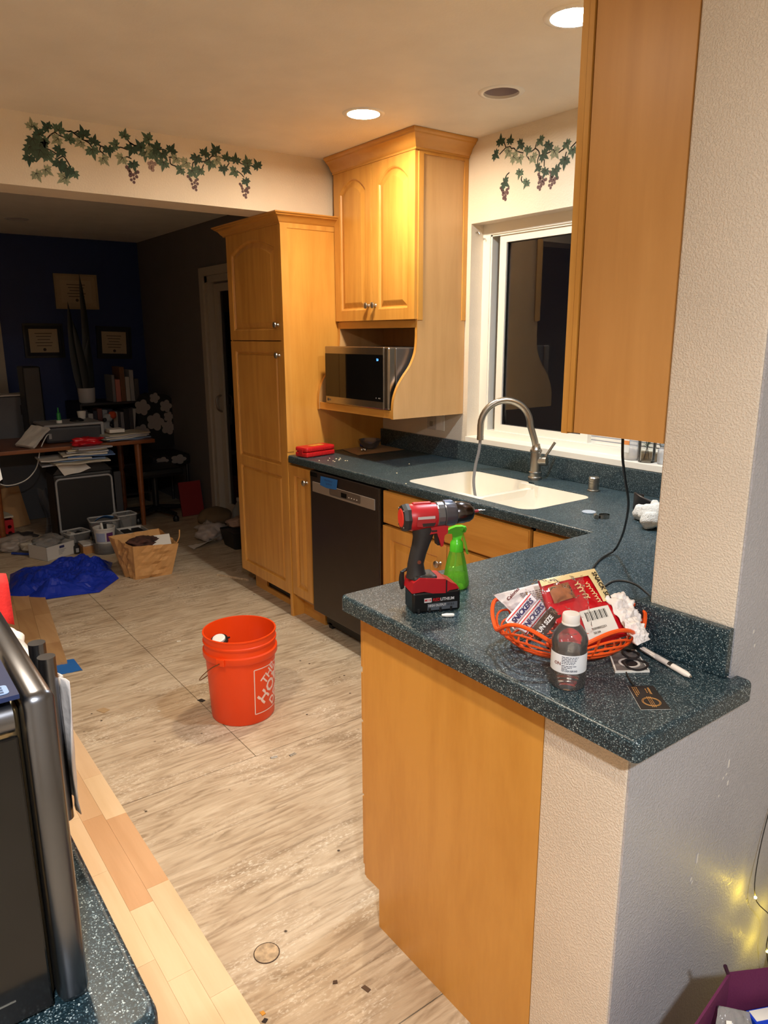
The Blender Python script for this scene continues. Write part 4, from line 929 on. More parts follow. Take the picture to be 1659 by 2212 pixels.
# motor housing
hs = [(-.064, .026, .2195), (-.058, .0300, .2195), (-.040, .0305, .2195), (-.020, .0300, .220), (.000, .0285, .221), (.010, .0270, .222)]
B(DM).loops(xl(hs, 24), True, True, True).obj('motor_housing', DRED, dr, smooth=True)
B(DM).box(-.050, -.006, -.0065, .0065, .246, .2530, .003).obj('top_ridge', DRED, dr)
B(DM).loops(xl([(-.0755, .024, .2195), (-.0745, .0295, .2195), (-.066, .0318, .2195), (-.0585, .0316, .2195)], 8), True, True, True).obj('rear_cap', DBLK, dr)
B(DM).loops(xl([(-.0775, .0195, .2195), (-.0760, .0215, .2195), (-.074, .0215, .2195)], 24), True, True, True).obj('rear_disc', plain('rear_red', (206, 48, 36), .45), dr, smooth=False)
for a in (45, 135, 225, 315): B(DM).loops(xl([(-.0762, .0022, .2195+.0262*math.sin(math.radians(a))), (-.0742, .0022, .2195+.0262*math.sin(math.radians(a)))], 8), True, True, True).obj('cap_screw', NICKEL, dr).location = tuple(DM.to_3x3() @ Vector((0, .0262*math.cos(math.radians(a)), 0)))
lb_ = B(DM).prism([(-.048, .205), (-.048, .222), (-.040, .2275), (-.006, .2275), (-.001, .221), (-.010, .206), (-.030, .202)], lambda u, v, w: (u, -w, v), .0288, .0312).obj('name_badge', plain('badge_red', (160, 34, 40), .35), dr)
B(DM).box(-.046, -.006, -.0317, -.0311, .2205, .2265).obj('badge_strip', plain('badge_silver', (196, 190, 190), .35), lb_)
B(DM).prism([(-.034, .2035), (-.008, .2035), (-.004, .211), (-.036, .211)], lambda u, v, w: (u, -w, v), .0311, .0316).obj('badge_plate', plain('badge_dark', (40, 30, 32), .4), lb_)
# neck under the housing, trigger
B(DM).prism([(-.030, .196), (-.020, .180), (.004, .183), (.010, .165), (.014, .150), (.019, .152), (.022, .176), (.030, .182), (.030, .200)], lambda u, v, w: (u, w, v), -.0175, .0175).obj('trigger_guard', DRED, dr)
B(DM).prism([(.004, .184), (.028, .183), (.022, .172), (.0245, .158), (.020, .152), (.008, .152)], lambda u, v, w: (u, w, v), -.0105, .0105).obj('trigger', BLACK, dr)
B(DM).box(-.010, .004, -.0182, .0182, .186, .1905, .001).obj('direction_switch', BLACK, dr)
B(DM).loops(xl([(.004, .0282, .222), (.006, .0295, .222), (.020, .0295, .222), (.022, .0280, .222)], 18), True, True, True).obj('mode_ring', DGRY, dr)
B(DM).loops(xl([(.022, .0285, .2225), (.024, .0300, .2225), (.046, .0285, .2225), (.050, .0268, .2225)], 26), True, True, True).obj('clutch_ring', plain('clutch_dark', (92, 94, 104), .28, .6), dr, smooth=True)
B(DM).box(.025, .044, -.008, .008, .2500, .2528, .001).obj('clutch_window', plain('window_blue', (120, 140, 180), .2), dr)
B(DM).loops(xl([(.050, .0245, .223), (.052, .0258, .223), (.072, .0250, .223), (.074, .0242, .223), (.084, .0230, .223), (.092, .0185, .223), (.096, .0120, .223), (.097, .0040, .223)], 28), True, True, True).obj('chuck', plain('chuck_steel', (86, 82, 82), .22, 1.0, bump=.03, bscale=300), dr, smooth=True)
B(DM).loops(xl([(.096, .0034, .223), (.109, .0032, .2235)], 10), True, True, True).obj('bit_sleeve', plain('bit_red', (170, 44, 52), .4), dr)
B(DM).loops(xl([(.109, .0030, .2235), (.117, .0028, .2237), (.119, .0014, .2238), (.126, .0009, .2240)], 8), True, True, True).obj('drill_bit', STEEL, dr)
# ---- green spray bottle
SP = (2.113, -1.338, C); nzv = Vector((-.596, -.803, 0)); SM = Matrix(((nzv.x, -nzv.y, 0, SP[0]), (nzv.y, nzv.x, 0, SP[1]), (0, 0, 1, SP[2]), (0, 0, 0, 1)))
sp = thing('spray_bottle', 'small translucent green spray bottle behind the drill', 'spray bottle', SP)
GRN = thin_clear('green_clear', (.62, .95, .45), .28, .06, .26, (150, 235, 80)); GRN2 = plain('green_plastic', (84, 206, 44), .25)
B(SM).lathe([(.030, .002), (.0325, .006), (.0330, .014), (.030, .035), (.0245, .065), (.0190, .088), (.0160, .098)], (0, 0, 0), 28, True, False).obj('bottle', GRN, sp, smooth=True)
B(SM).lathe([(.028, .003), (.0315, .007), (.0318, .014), (.0295, .032)], (0, 0, 0), 24).obj('liquid', thin_clear('green_liquid', (.72, .97, .50), .2, .05, .30, (150, 240, 90)), sp, smooth=True)
B(SM).tube([(0, 0, .100), (.003, .002, .06), (.010, .004, .012)], .0022, 8).obj('dip_tube', thin_clear('tube_clear', (.8, .95, .75), .3, .1, .3, (190, 235, 170)), sp)
B(SM).lathe([(.0165, .094), (.0172, .098), (.0165, .112), (.0150, .118), (.0115, .122), (.0105, .130)], (0, 0, 0), 24).obj('collar', GRN2, sp, smooth=True)
B(SM).prism([(-.010, .126), (.010, .126), (.012, .140), (.022, .141), (.026, .147), (.016, .153), (.004, .158), (-.012, .159), (-.020, .156), (-.022, .148), (-.014, .142)], lambda u, v, w: (u, w, v), -.0095, .0095).obj('head', GRN2, sp)
B(SM).lathe([(.0, -.010), (.009, -.007), (.0115, 0), (.009, .007), (0, .010)], (-.013, 0, .150), 16).obj('head_knob', GRN2, sp, smooth=True)
B(SM).tube([(.020, 0, .1455), (.029, 0, .1435)], [.0055, .0075], 12).obj('nozzle', plain('nozzle_clear', (170, 230, 130), .25), sp)
B(SM).prism([(-.016, .142), (-.010, .142), (-.016, .118), (-.024, .088), (-.030, .087), (-.023, .118)], lambda u, v, w: (u, w, v), -.0065, .0065).obj('trigger', GRN, sp)
# ---- small white plug
wp = B().tube([(2.2195, -1.4455, C+.0045), (2.2250, -1.4375, C+.0045), (2.2330, -1.4260, C+.0045), (2.2355, -1.4225, C+.0045)], [.0025, .0043, .0043, .0030], 12).obj('wall_plug', WHITE, None, smooth=True)
wp.location = Vector(wp.location)+Vector((.027, -.055, 0)); tag(wp, 'small white plastic plug lying in front of the drill', 'plug')

# ---- orange wire basket with treats
BK = Vector((2.522, -1.408, C)); ua = Vector((.596, .803, 0)); va = Vector((.803, -.596, 0))
bk = thing('candy_basket', 'orange plastic basket of open rings on the peninsula', 'basket', BK)
ORG = plain('orange_plastic', (240, 88, 22), .35)
def bp(th, s, z): 
    lob = abs(math.cos(2.5*th+.35))**1.5
    r = s*(1+.06*lob); p = BK+ua*(.145*r*math.cos(th))+va*(.114*r*math.sin(th)); return (p.x, p.y, C+z(lob) if callable(z) else C+z)
NR = 7
for k in range(NR):
    f = k/(NR-1); s = .52+.48*f**.8
    z = (lambda f: (lambda lob: .005+.040*f**1.3+(.036*lob*f**3)))(f)
    B().tube([bp(2*math.pi*i/90, s, z) for i in range(90)], .0024 if k < NR-1 else .0042, 7, closed=True).obj('ring' if k < NR-1 else 'rim', ORG, bk, smooth=True)
for i in range(10):
    th = 2*math.pi*i/10+.1
    B().tube([bp(th, .52+.48*(k/(NR-1))**.8, (lambda f: (lambda lob: .005+.040*f**1.3+(.036*lob*f**3)))(k/(NR-1))) for k in range(NR)], .0022, 6).obj('upright', ORG, bk, smooth=True)
B().lathe([(.0, .002), (.034, .002), (.037, .004), (.034, .006), (0, .006)], tuple(BK), 30, sx=1.1, sy=1.0).obj('floor_disc', ORG, bk)

def pillow(name, c, mat, parent=None, puff=.016, nu=16, nv=20, wr=.004, seal=True, seed=0, M=None):
    """closed pouch from corner points c = (bl, br, tr, tl)"""
    bl, br, tr, tl = [Vector(p) for p in c]; n = (br-bl).cross(tl-bl).normalized(); vs = []
    for side in (1, -1):
        for j in range(nv+1):
            for i in range(nu+1):
                s, t = i/nu, j/nv
                p = bl*(1-s)*(1-t)+br*s*(1-t)+tr*s*t+tl*(1-s)*t
                d = (math.sin(math.pi*s)**.6)*(math.sin(math.pi*t)**.7) if 0 < s < 1 and 0 < t < 1 else 0
                w = wr*nz3(s*7+seed, t*8, side*3.1)+wr*.6*nz3(s*19+seed, t*15, side*9)
                vs.append(p+n*side*(puff*d+w*min(1, d*2))+(n*wr*.8*nz3(s*5+seed, t*5, 7)))
    m = (nu+1)*(nv+1); fs = []
    for j in range(nv):
        for i in range(nu):
            a = j*(nu+1)+i; fs.append((a, a+1, a+nu+2, a+nu+1)); fs.append((m+a, m+a+nu+1, m+a+nu+2, m+a+1))
    for i in range(nu):
        fs.append((i, m+i, m+i+1, i+1)); a = nv*(nu+1)+i; fs.append((a, a+1, m+a+1, m+a))
    for j in range(nv):
        a = j*(nu+1); fs.append((a, a+nu+1, m+a+nu+1, m+a)); a += nu; fs.append((a, m+a, m+a+nu+1, a+nu+1))
    o = B().add(vs, fs).obj(name, mat, parent)
    for p in o.data.polygons: p.use_smooth = True
    return o
def quad_M(c, s, t, lift):
    bl, br, tr, tl = [Vector(p) for p in c]; u = (br-bl)*(1-t)+(tr-tl)*t; v = (tl-bl)*(1-s)+(tr-br)*s
    p = bl*(1-s)*(1-t)+br*s*(1-t)+tr*s*t+tl*(1-s)*t; n = u.cross(v).normalized(); return frame_M(p+n*lift, u, v)
# red snack bag
CB = ((2.588, -1.500, .946), (2.632, -1.352, .965), (2.512, -1.318, 1.060), (2.474, -1.448, 1.050))
sbg = thing('candy_bag', 'large red snack-size candy bag lying open in the orange basket', 'bag', CB[0])
FOIL = plain('red_foil', (196, 16, 30), .22, bump=.15, bscale=50); CREAM = plain('cream_print', (236, 214, 160), .35)
pillow('pouch', CB, FOIL, sbg, puff=.014, seed=1.3)
def decal(parent, c, s0, s1, t0, t1, lift, mat, name, pf=0.0):
    bl, br, tr, tl = [Vector(p) for p in c]; n = (br-bl).cross(tl-bl).normalized(); nu, nv = 10, 10; vs = []
    for j in range(nv+1):
        for i in range(nu+1):
            s = s0+(s1-s0)*i/nu; t = t0+(t1-t0)*j/nv
            p = bl*(1-s)*(1-t)+br*s*(1-t)+tr*s*t+tl*(1-s)*t
            d = (math.sin(math.pi*s)**.6)*(math.sin(math.pi*t)**.7) if 0 < s < 1 and 0 < t < 1 else 0
            vs.append(p+n*(pf*d+lift))
    o = B().add(vs, [(j*(nu+1)+i, j*(nu+1)+i+1, (j+1)*(nu+1)+i+1, (j+1)*(nu+1)+i) for j in range(nv) for i in range(nu)]).obj(name, mat, parent)
    for p in o.data.polygons: p.use_smooth = True
    return o
decal(sbg, CB, .02, .98, .90, .995, .0035, CREAM, 'cream_top_band', .014)
decal(sbg, CB, .80, .97, .48, .93, .0042, CREAM, 'cream_side_band', .014)
text('SNACK SIZE', .0135, plain('ink_black', (20, 18, 18), .5), quad_M(CB, .885, .92, .0125) @ Matrix.Rotation(-math.pi/2, 4, 'Z'), sbg, bold=.02)
decal(sbg, CB, .38, .84, .06, .42, .0046, PAPER, 'barcode_label', .014)
for k in range(14):
    s0 = .44+k*.024; decal(sbg, CB, s0, s0+.006+.008*(k % 3 == 0), .27, .385, .0056, plain('ink_black', (20, 18, 18), .5), 'barcode_bar', .014)
text('03F0832251', .0065, plain('ink_black', (20, 18, 18), .5), quad_M(CB, .46, .155, .0178), sbg)
text('50 04', .0065, plain('ink_black', (20, 18, 18), .5), quad_M(CB, .46, .105, .0168), sbg)
decal(sbg, CB, .10, .42, .62, .86, .0046, plain('choc_print', (150, 92, 58), .4, var=.3, bscale=60), 'picture_print', .014)
scrawl(sbg, quad_M(CB, .50, .80, .0195) @ Matrix.Rotation(-1.40, 4, 'Z'), .040, .020, CREAM, 'script_print', 4, .0022, 5)
scrawl(sbg, quad_M(CB, .66, .78, .0185) @ Matrix.Rotation(-1.45, 4, 'Z'), .050, .013, CREAM, 'script_print', 9, .0016, 8)
# pale printed bag behind
CW = ((2.440, -1.475, .975), (2.500, -1.395, .975), (2.448, -1.385, 1.030), (2.418, -1.515, 1.020))
wbg = pillow('candy_wrapper', CW, plain('white_print', (232, 224, 222), .35, var=.08, bscale=120), None, .006, seed=5); tag(wbg, 'white printed wrapper corner sticking up behind the candy bars', 'wrapper')
for k in range(9): dashes(wbg, quad_M(CW, .38, .80-k*.06, .0085), .050, .0020, plain('ink_grey', (150, 140, 142), .6), seed=k)
text('Calories', .010, plain('ink_maroon', (110, 26, 40), .5), quad_M(CW, .12, .70, .008) @ Matrix.Rotation(.6, 4, 'Z'), wbg, bold=.02)
# three fun-size bars
def bar(c, label, mat, ink, s, sz, seed, stripe=None):
    t = thing('candy_bar', label, 'candy bar', c[0], 'fun size candy bars in the basket'); pillow('wrapper', c, mat, t, .007, 10, 14, .0015, seed=seed)
    if stripe:
        decal(t, c, .02, .98, .80, .88, .0022, stripe, 'red_stripe', .007); decal(t, c, .02, .98, .12, .20, .0022, stripe, 'red_stripe', .007)
    text(s, sz, ink, quad_M(c, .07, .50, .0104), t, bold=.03, shear=.15 if stripe else 0)
    return t
SNW = plain('snack_white', (232, 228, 232), .3); SNB = plain('snack_blue', (40, 32, 96), .4); SNR = plain('snack_redline', (200, 40, 40), .4); SNC = plain('snack_brown', (62, 42, 34), .3)
def barq(p0, d, w, up): 
    p0 = Vector(p0); d = Vector(d); w = Vector(w); return (p0, p0+d, p0+d+w, p0+w)
bar(barq((2.478, -1.512, .962), (.000, .066, .044), (-.018, -.010, .018), 0), 'white and blue fun size candy bar, leftmost in the orange basket', SNW, SNB, 'SNICKERS', .0142, 1, SNR)
bar(barq((2.512, -1.516, .961), (.000, .064, .044), (-.020, -.010, .017), 0), 'white and blue fun size candy bar in the middle of three', SNW, SNB, 'SNICKERS', .0142, 2, SNR)
bar(barq((2.547, -1.516, .962), (.000, .060, .040), (-.021, -.010, .015), 0), 'dark brown fun size candy bar beside the water bottle', SNC, plain('ink_white', (226, 226, 226), .4), 'FUN SIZE', .0118, 3)
# clear wrap over the treats
CLR = thin_clear('clear_wrap', (.99, .985, .985), .10, .07, .015, (255, 250, 250), bump=.9)
CP = ((2.548, -1.535, .972), (2.610, -1.440, .985), (2.525, -1.372, 1.062), (2.458, -1.470, 1.052))
cw = pillow('clear_bag', CP, CLR, None, .010, 18, 20, .012, seed=11); tag(cw, 'crinkled clear plastic bag over the candy bars', 'bag')
# crumpled white tissue
def blob(name, c, r, mat, seed, amp=.35, n=4, sc=9.0, flat=None, sx=(1, 1, 1), ridge=0.0):
    bm = bmesh.new(); bmesh.ops.create_icosphere(bm, subdivisions=n, radius=1)
    for v in bm.verts:
        q = v.co.copy(); k = 1+amp*nz3(q.x*1.7+seed, q.y*1.7, q.z*1.7)+amp*.6*abs(nz3(q.x*4+seed, q.y*4, q.z*4))-ridge*abs(nz3(q.x*2.6+seed*2, q.y*2.6, q.z*2.6))-ridge*.5*abs(nz3(q.x*6+seed, q.y*6, q.z*6))
        v.co = Vector((c[0]+q.x*r*k*sx[0], c[1]+q.y*r*k*sx[1], c[2]+q.z*r*k*sx[2]))
        if flat is not None and v.co.z < flat: v.co.z = flat
    o = B().bm(bm).obj(name, mat)
    for p in o.data.polygons: p.use_smooth = True
    return o
TIS = plain('tissue_white', (232, 224, 220), .4, bump=.3, bscale=60)
def wad(c, k, seed, label):
    q = [(.030, -.032, -.030), (.034, .034, -.026), (-.030, .038, .032), (-.036, -.026, .030)]
    o = pillow('plastic_wad', [(c[0]+k*x, c[1]+k*y, c[2]+k*z) for x, y, z in q], TIS, None, .018*k, 22, 22, .013*k, seed=seed); tag(o, label, 'wrapper')
wad((2.600, -1.338, 1.002), .80, 21, 'larger crumpled white plastic wad at the back of the basket')
wad((2.648, -1.362, .980), .60, 33, 'smaller crumpled white plastic wad at the basket rim')

# ---- water bottle
WB = Vector((2.628, -1.531, C)); wbt = thing('water_bottle', 'small half-full clear water bottle with white label and cap', 'bottle', WB)
PET = thin_clear('pet_clear', (.97, .97, .98), .34, .05, .045, (255, 250, 250))
prof = [(.024, .003), (.030, .001), (.0315, .006), (.0305, .012), (.0322, .018), (.0308, .024), (.0318, .028), (.0312, .032), (.0312, .078), (.0322, .082), (.0318, .090), (.0285, .100), (.0215, .110), (.0145, .117), (.0128, .120), (.0128, .1235)]
B().lathe(prof, tuple(WB), 36, True, False).obj('bottle', PET, wbt, smooth=True)
B().lathe([(.022, .004), (.0295, .003), (.0305, .007), (.0295, .012), (.0310, .018), (.0298, .024), (.0302, .032), (.0302, .074), (.0, .074)], tuple(WB), 32, True, False).obj('water', thin_clear('water', (.98, .98, .985), .25, .02, .03, (255, 250, 250)), wbt, smooth=True)
B().lathe([(.0316, .033), (.0317, .034), (.0317, .0665), (.0316, .0675)], tuple(WB), 40, False, False).obj('label', plain('bottle_label', (226, 230, 236), .5), wbt, smooth=True)
cp_ = B().lathe([(.0150, .1185), (.0155, .120), (.0155, .133), (.0145, .1355), (0, .136)], tuple(WB), 30).obj('cap', plain('cap_white', (232, 228, 224), .35), wbt, smooth=True)
B().lathe([(.0160, .1165), (.0160, .1190), (.0150, .1195)], tuple(WB), 30, False, False).obj('cap_ring', plain('cap_white', (232, 228, 224), .35), wbt, smooth=True)
cdir = math.atan2(-2.5231-WB.y, 3.4108-WB.x)
def wrapb(p): a = cdir+p.x/.0319; r = .0319+p.z; return (WB.x+r*math.cos(a), WB.y+r*math.sin(a), WB.z+p.y)
IK = plain('label_print', (84, 88, 104), .6)
for k in range(5): dashes(wbt, Matrix.Translation((-.012, .064-k*.0030, 0)), .030-.002*k, .0013, IK, seed=k, warp=wrapb)
for k in range(3): dashes(wbt, Matrix.Translation((-.012, .0478-k*.0030, 0)), .026-.008*k, .0013, IK, seed=20+k, warp=wrapb)
text('CA CASH REFUND', .0046, IK, Matrix.Translation((-.012, .0375+.001, 0)), wbt, 'lettering', bold=.01, warp=wrapb, sx=.75)
text('ON', .0085, plain('label_maroon', (120, 60, 50), .6), Matrix.Translation((-.027, .050, 0)), wbt, 'lettering', warp=wrapb)

# ---- business card, coaster, hair ties, pen
cdq = [(2.700, -1.453), (2.728, -1.416), (2.795, -1.467), (2.766, -1.508)]
bc = B().prism([cdq[0], cdq[3], cdq[2], cdq[1]], fz(C+.0004), 0, .0005).obj('business_card', plain('card_black', (30, 26, 26), .35)); tag(bc, 'black business card with gold print near the counter corner', 'card')
B().prism(offset_poly([cdq[0], cdq[3], cdq[2], cdq[1]], -.0004), fz(C+.0001), 0, .0003).obj('card_back', PAPER, bc)
u_ = (Vector((cdq[3][0], cdq[3][1], 0))-Vector((cdq[0][0], cdq[0][1], 0))).normalized(); v_ = (Vector((cdq[1][0], cdq[1][1], 0))-Vector((cdq[0][0], cdq[0][1], 0))).normalized()
GOLD = plain('gold_print', (190, 138, 78), .4)
cm = lambda a, b: frame_M(Vector((cdq[0][0], cdq[0][1], C+.0012))+u_*a+v_*b, u_, v_)
cen = Vector((cdq[0][0], cdq[0][1], 0))+u_*.060+v_*.025
for r_ in (.0155, .0135):
    lp = [(cen.x+r_*math.cos(2*math.pi*i/30), cen.y+r_*math.sin(2*math.pi*i/30), C+.0011) for i in range(30)]
    B().tube(lp, .0005, 5, closed=True).obj('emblem_ring', GOLD, bc)
for k in (-.003, 0, .003): 
    a = cen+u_*(-.003)+v_*k
    B().tube([tuple((cen+v_*k-u_*.019)+Vector((0, 0, C+.0011))), tuple((cen+v_*k+u_*.019)+Vector((0, 0, C+.0011)))], .00045, 5).obj('emblem_line', GOLD, bc)
for k in range(3): dashes(bc, cm(.006, .006+k*.0035), .036-.006*k, .0016, GOLD, seed=40+k)
scrawl(bc, cm(.008, .033), .024, .0065, GOLD, 'script_print', 2, .0009, 7)
dashes(bc, cm(.012, .0275), .016, .0016, GOLD, seed=50)
sq = [(2.594, -1.367), (2.619, -1.313), (2.692, -1.374), (2.655, -1.428)]; sqp = [sq[0], sq[3], sq[2], sq[1]]
co = thing('photo_tile', 'square black and white photo coaster by the basket', 'coaster', (2.64, -1.37, C))
B().prism(sqp, fz(C+.0005), 0, .004).obj('tile', PAPER, co)
B().prism(offset_poly(sqp, .003), fz(C+.0045), 0, .0004).obj('photo', plain('photo_grey', (104, 100, 98), .35, var=.5, bscale=55), co)
ccx, ccy = 2.650, -1.378
B().lathe([(.020, .0050), (.020, .0056), (.0155, .0056), (.0155, .0050)], (ccx, ccy, C), 28, False, False, sx=1, sy=1).obj('photo_circle', plain('photo_light', (208, 204, 200), .35), co)
B().lathe([(.0152, .0049), (.0152, .0053), (0, .0053)], (ccx, ccy, C), 24, False).obj('photo_dark_disc', plain('photo_dark', (34, 32, 34), .35), co)
for cx_, cy_, r1, r2, nm in ((2.664, -1.377, .026, .021, 'black hair tie looped over the photo coaster, nearer the card'), (2.630, -1.345, .022, .014, 'black hair tie looped over the photo coaster, nearer the basket')):
    P = [(cx_+r1*math.cos(2*math.pi*i/36)*.80+r2*math.sin(2*math.pi*i/36)*.3, cy_+r2*math.sin(2*math.pi*i/36)-r1*.3*math.cos(2*math.pi*i/36), C+.0078+.0015*math.sin(4*math.pi*i/36)) for i in range(36)]
    o = B().tube(P, .0021, 8, closed=True).obj('hair_tie', plain('hair_tie', (26, 18, 20), .75, bump=.4, bscale=700), None, smooth=True); tag(o, nm, 'hair tie', 'hair ties on the coaster')
pn = thing('pen', 'white ballpoint pen lying by the small backsplash', 'pen', (2.694, -1.323, C))
pa, pb_ = Vector((2.628, -1.304, C+.0062)), Vector((2.757, -1.341, C+.0062)); pd = (pb_-pa)
B().tube([pa, pa+pd*.02, pa+pd*.30, pa+pd*.31, pa+pd*.90, pa+pd*.97], [.0045, .0055, .0055, .0058, .0058, .0030], 14).obj('barrel', plain('pen_cream', (240, 232, 224), .3), pn, smooth=True)
B().tube([pa+pd*.97, pa+pd*1.0], [.0026, .0008], 10).obj('tip', NICKEL, pn)
B().tube([pa+pd*.03+Vector((-.004, -.006, .003)), pa+pd*.33+Vector((-.004, -.0065, .002))], .0016, 8).obj('clip', plain('pen_cream', (240, 232, 224), .3), pn)
B().tube([pa+pd*.56+Vector((.0, 0, .0003)), pa+pd*.63+Vector((0, 0, .0003))], .0059, 10).obj('print_mark', plain('ink_black', (20, 18, 18), .5), pn)

# ---- black flat cord hanging from the cabinet
CORD = plain('cord_black', (18, 18, 18), .5)
def ribbon(name, pts, label, cat, parent=None, r=.0030):
    o = B().tube(smooth_path(pts, 7), r, 8).obj(name, CORD, parent, smooth=True); tag(o, label, cat); return o
ribbon('power_cord', [(2.462, -1.185, 1.325), (2.455, -1.170, 1.27), (2.420, -1.105, 1.21), (2.375, -1.02, 1.13), (2.300, -.92, 1.04), (2.225, -.83, .970), (2.180, -.79, .926), (2.190, -.86, .9175), (2.235, -.955, .9175), (2.290, -1.03, .9175), (2.330, -1.09, .9175), (2.300, -1.13, .9175), (2.255, -1.105, .9175), (2.250, -1.06, .9175), (2.275, -1.045, .9245)], 'black flat power cord hanging from the cabinet to the counter', 'cord')
ribbon('power_cord', [(2.420, -1.170, .9175), (2.395, -1.140, .9175), (2.372, -1.105, .925), (2.382, -1.062, .945), (2.430, -1.050, .948), (2.500, -1.075, .935), (2.570, -1.11, .9175)], 'short black cord loop on the counter behind the basket', 'cord')
ribbon('power_cord', [(2.668, -1.412, .9165), (2.680, -1.424, .9160), (2.694, -1.436, .9160), (2.708, -1.446, .9165)], 'thin black cord end between coaster and business card', 'cord', r=.0014)
# ---- plush, black strap, clamp, lid at the back corner
bear = thing('plush_toy', 'small white fuzzy plush lying by the post', 'toy', (2.02, -.41, C))
FUZZ = plain('white_fuzz', (226, 226, 222), .95, bump=1.0, bscale=260, var=.06)
for c, r, nm in (((2.030, -.395, C+.032), .036, 'body'), ((1.985, -.375, C+.026), .028, 'arm'), ((2.070, -.455, C+.028), .030, 'leg'), ((2.045, -.372, C+.040), .032, 'head'), ((2.072, -.352, C+.060), .013, 'ear'), ((2.022, -.360, C+.062), .013, 'ear'), ((2.10, -.40, C+.030), .032, 'arm')):
    o = blob(nm, c, r, FUZZ, c[0]*7, .25, 3, flat=C+.001); w = Vector(o.location); o.parent = bear; o.location = w-Vector(bear.location)
vis = thing('black_goggles', 'black strap goggles behind the white plush', 'goggles', (1.93, -.24, C))
def gog(s, t): a = 2.6+2.6*s; return (1.945+.080*math.cos(a), -.235+.055*math.sin(a), C+.004+.064*t*(1-.30*abs(s-.5)*2))
o = crumple('frame', gog, 22, 6, plain('goggle_black', (26, 26, 30), .35), vis, thick=.006)
B().tube(smooth_path([(1.96, -.185, C+.03), (2.03, -.175, C+.045), (2.10, -.20, C+.03), (2.16, -.26, C+.012)]), .008, 8).obj('strap', BLACK, vis, smooth=True)
cl = thing('hose_clamp', 'metal worm-drive hose clamp by the sink corner', 'clamp', (1.885, -.465, C))
P = [(1.893+.017*math.cos(2*math.pi*i/30), -.455+.020*math.sin(2*math.pi*i/30)) for i in range(30)]
B().loops([[(x, y, C+.001) for x, y in P], [(x, y, C+.014) for x, y in P]], True).obj('band', STEEL, cl, smooth=True)
B().tube([(1.868, -.470, C+.0085), (1.885, -.486, C+.0085)], .0075, 10).obj('screw_head', NICKEL, cl, smooth=True)
o = B().lathe([(.0, .001), (.024, .001), (.025, .003), (.022, .0045), (.020, .003), (0, .003)], (1.806, -.426, C), 26).obj('plastic_disc', thin_clear('frosted', (.9, .93, .96), .3, .25, .45, (220, 230, 240)), None, smooth=True); tag(o, 'flat round frosted plastic lid beside the hose clamp', 'lid')

# ================================================================== FAR END OF THE SINK COUNTER
rc = thing('tool_case', 'red ribbed plastic bit case on the counter end by the pantry', 'case', (.105, -.515, C))
RM = Matrix.Translation((.100, -.522, C)) @ Matrix.Rotation(math.radians(99), 4, 'Z')
RCM = plain('case_red', (198, 30, 34), .38)
B(RM).box(-.098, .098, -.048, .048, .001, .028, .008).obj('base', RCM, rc); B(RM).box(-.098, .098, -.048, .048, .0285, .054, .009).obj('lid', RCM, rc)
for k in range(13): B(RM).box(-.080+k*.0125, -.074+k*.0125, -.0495, -.046, .033, .047, .001).obj('rib', RCM, rc)
for k in range(11): B(RM).box(-.060+k*.0125, -.054+k*.0125, -.0495, -.046, .007, .024, .001).obj('rib', RCM, rc)
B(RM).box(-.1005, -.096, -.016, .016, .016, .042, .001).obj('latch', RED, rc)
B(RM).prism(rrect(-.04, .05, -.02, .02, .008), fz(.0543), 0, .0006).obj('label', plain('case_label', (214, 150, 60), .4, var=.3, bscale=80), rc)
pp = crumple('paper_sheet', lambda s, t: ((-.0+.235*s)+.03*(t-.5)*0+.012, -.300+.27*t-.05*s*(1-t), C+.0015+.003*abs(nz3(s*4, t*4))), 12, 12, plain('kraft_paper', (176, 146, 108), .8), None); tag(pp, 'brown paper sheet under the glass bowl', 'paper')
bw = B().lathe([(.030, .0), (.034, .002), (.050, .020), (.062, .048), (.064, .050), (.060, .050), (.047, .022), (.030, .006), (0, .005)], (.100, -.165, C+.005), 30).obj('glass_bowl', thin_clear('bowl_glass', (.93, .93, .95), .35, .03, .10, (200, 200, 206)), None, smooth=True); tag(bw, 'small clear glass bowl on the brown paper', 'bowl')
o = B().box(.010, .075, -.175, -.105, C+.005, C+.026, .004).obj('blue_package', plain('dark_blue', (28, 44, 110), .5)); tag(o, 'small dark blue packet behind the glass bowl', 'packet')
for x, y in ((.155, -.26), (.168, -.247), (.150, -.243)):
    o = B().lathe([(.007, 0), (.009, .004), (.007, .011), (0, .013)], (x, y, C+.006), 10).obj('metal_nut', STEEL, None, smooth=True); tag(o, 'small dark metal fitting on the brown paper', 'fitting', 'fittings on the brown paper')
# outlets below the microwave shelf
outp = thing('wall_outlet', 'speckled double outlet plate beside a white switch under the microwave shelf', 'outlet', (.47, -.001, 1.045))
B().box(.402, .472, -.006, -.0006, 1.045, 1.160, .002).obj('speckled_plate', plain('speckled_plate', (196, 190, 182), .5, var=.45, bscale=700), outp)
B().box(.475, .540, -.006, -.0006, 1.045, 1.160, .002).obj('switch_plate', WHITE, outp)
for z in (1.075, 1.125): B().box(.424, .450, -.0075, -.006, z-.013, z+.013, .001).obj('socket', plain('socket_grey', (150, 144, 138), .5), outp)
B().box(.495, .520, -.0085, -.006, 1.075, 1.130, .001).obj('rocker', WHITE, outp)
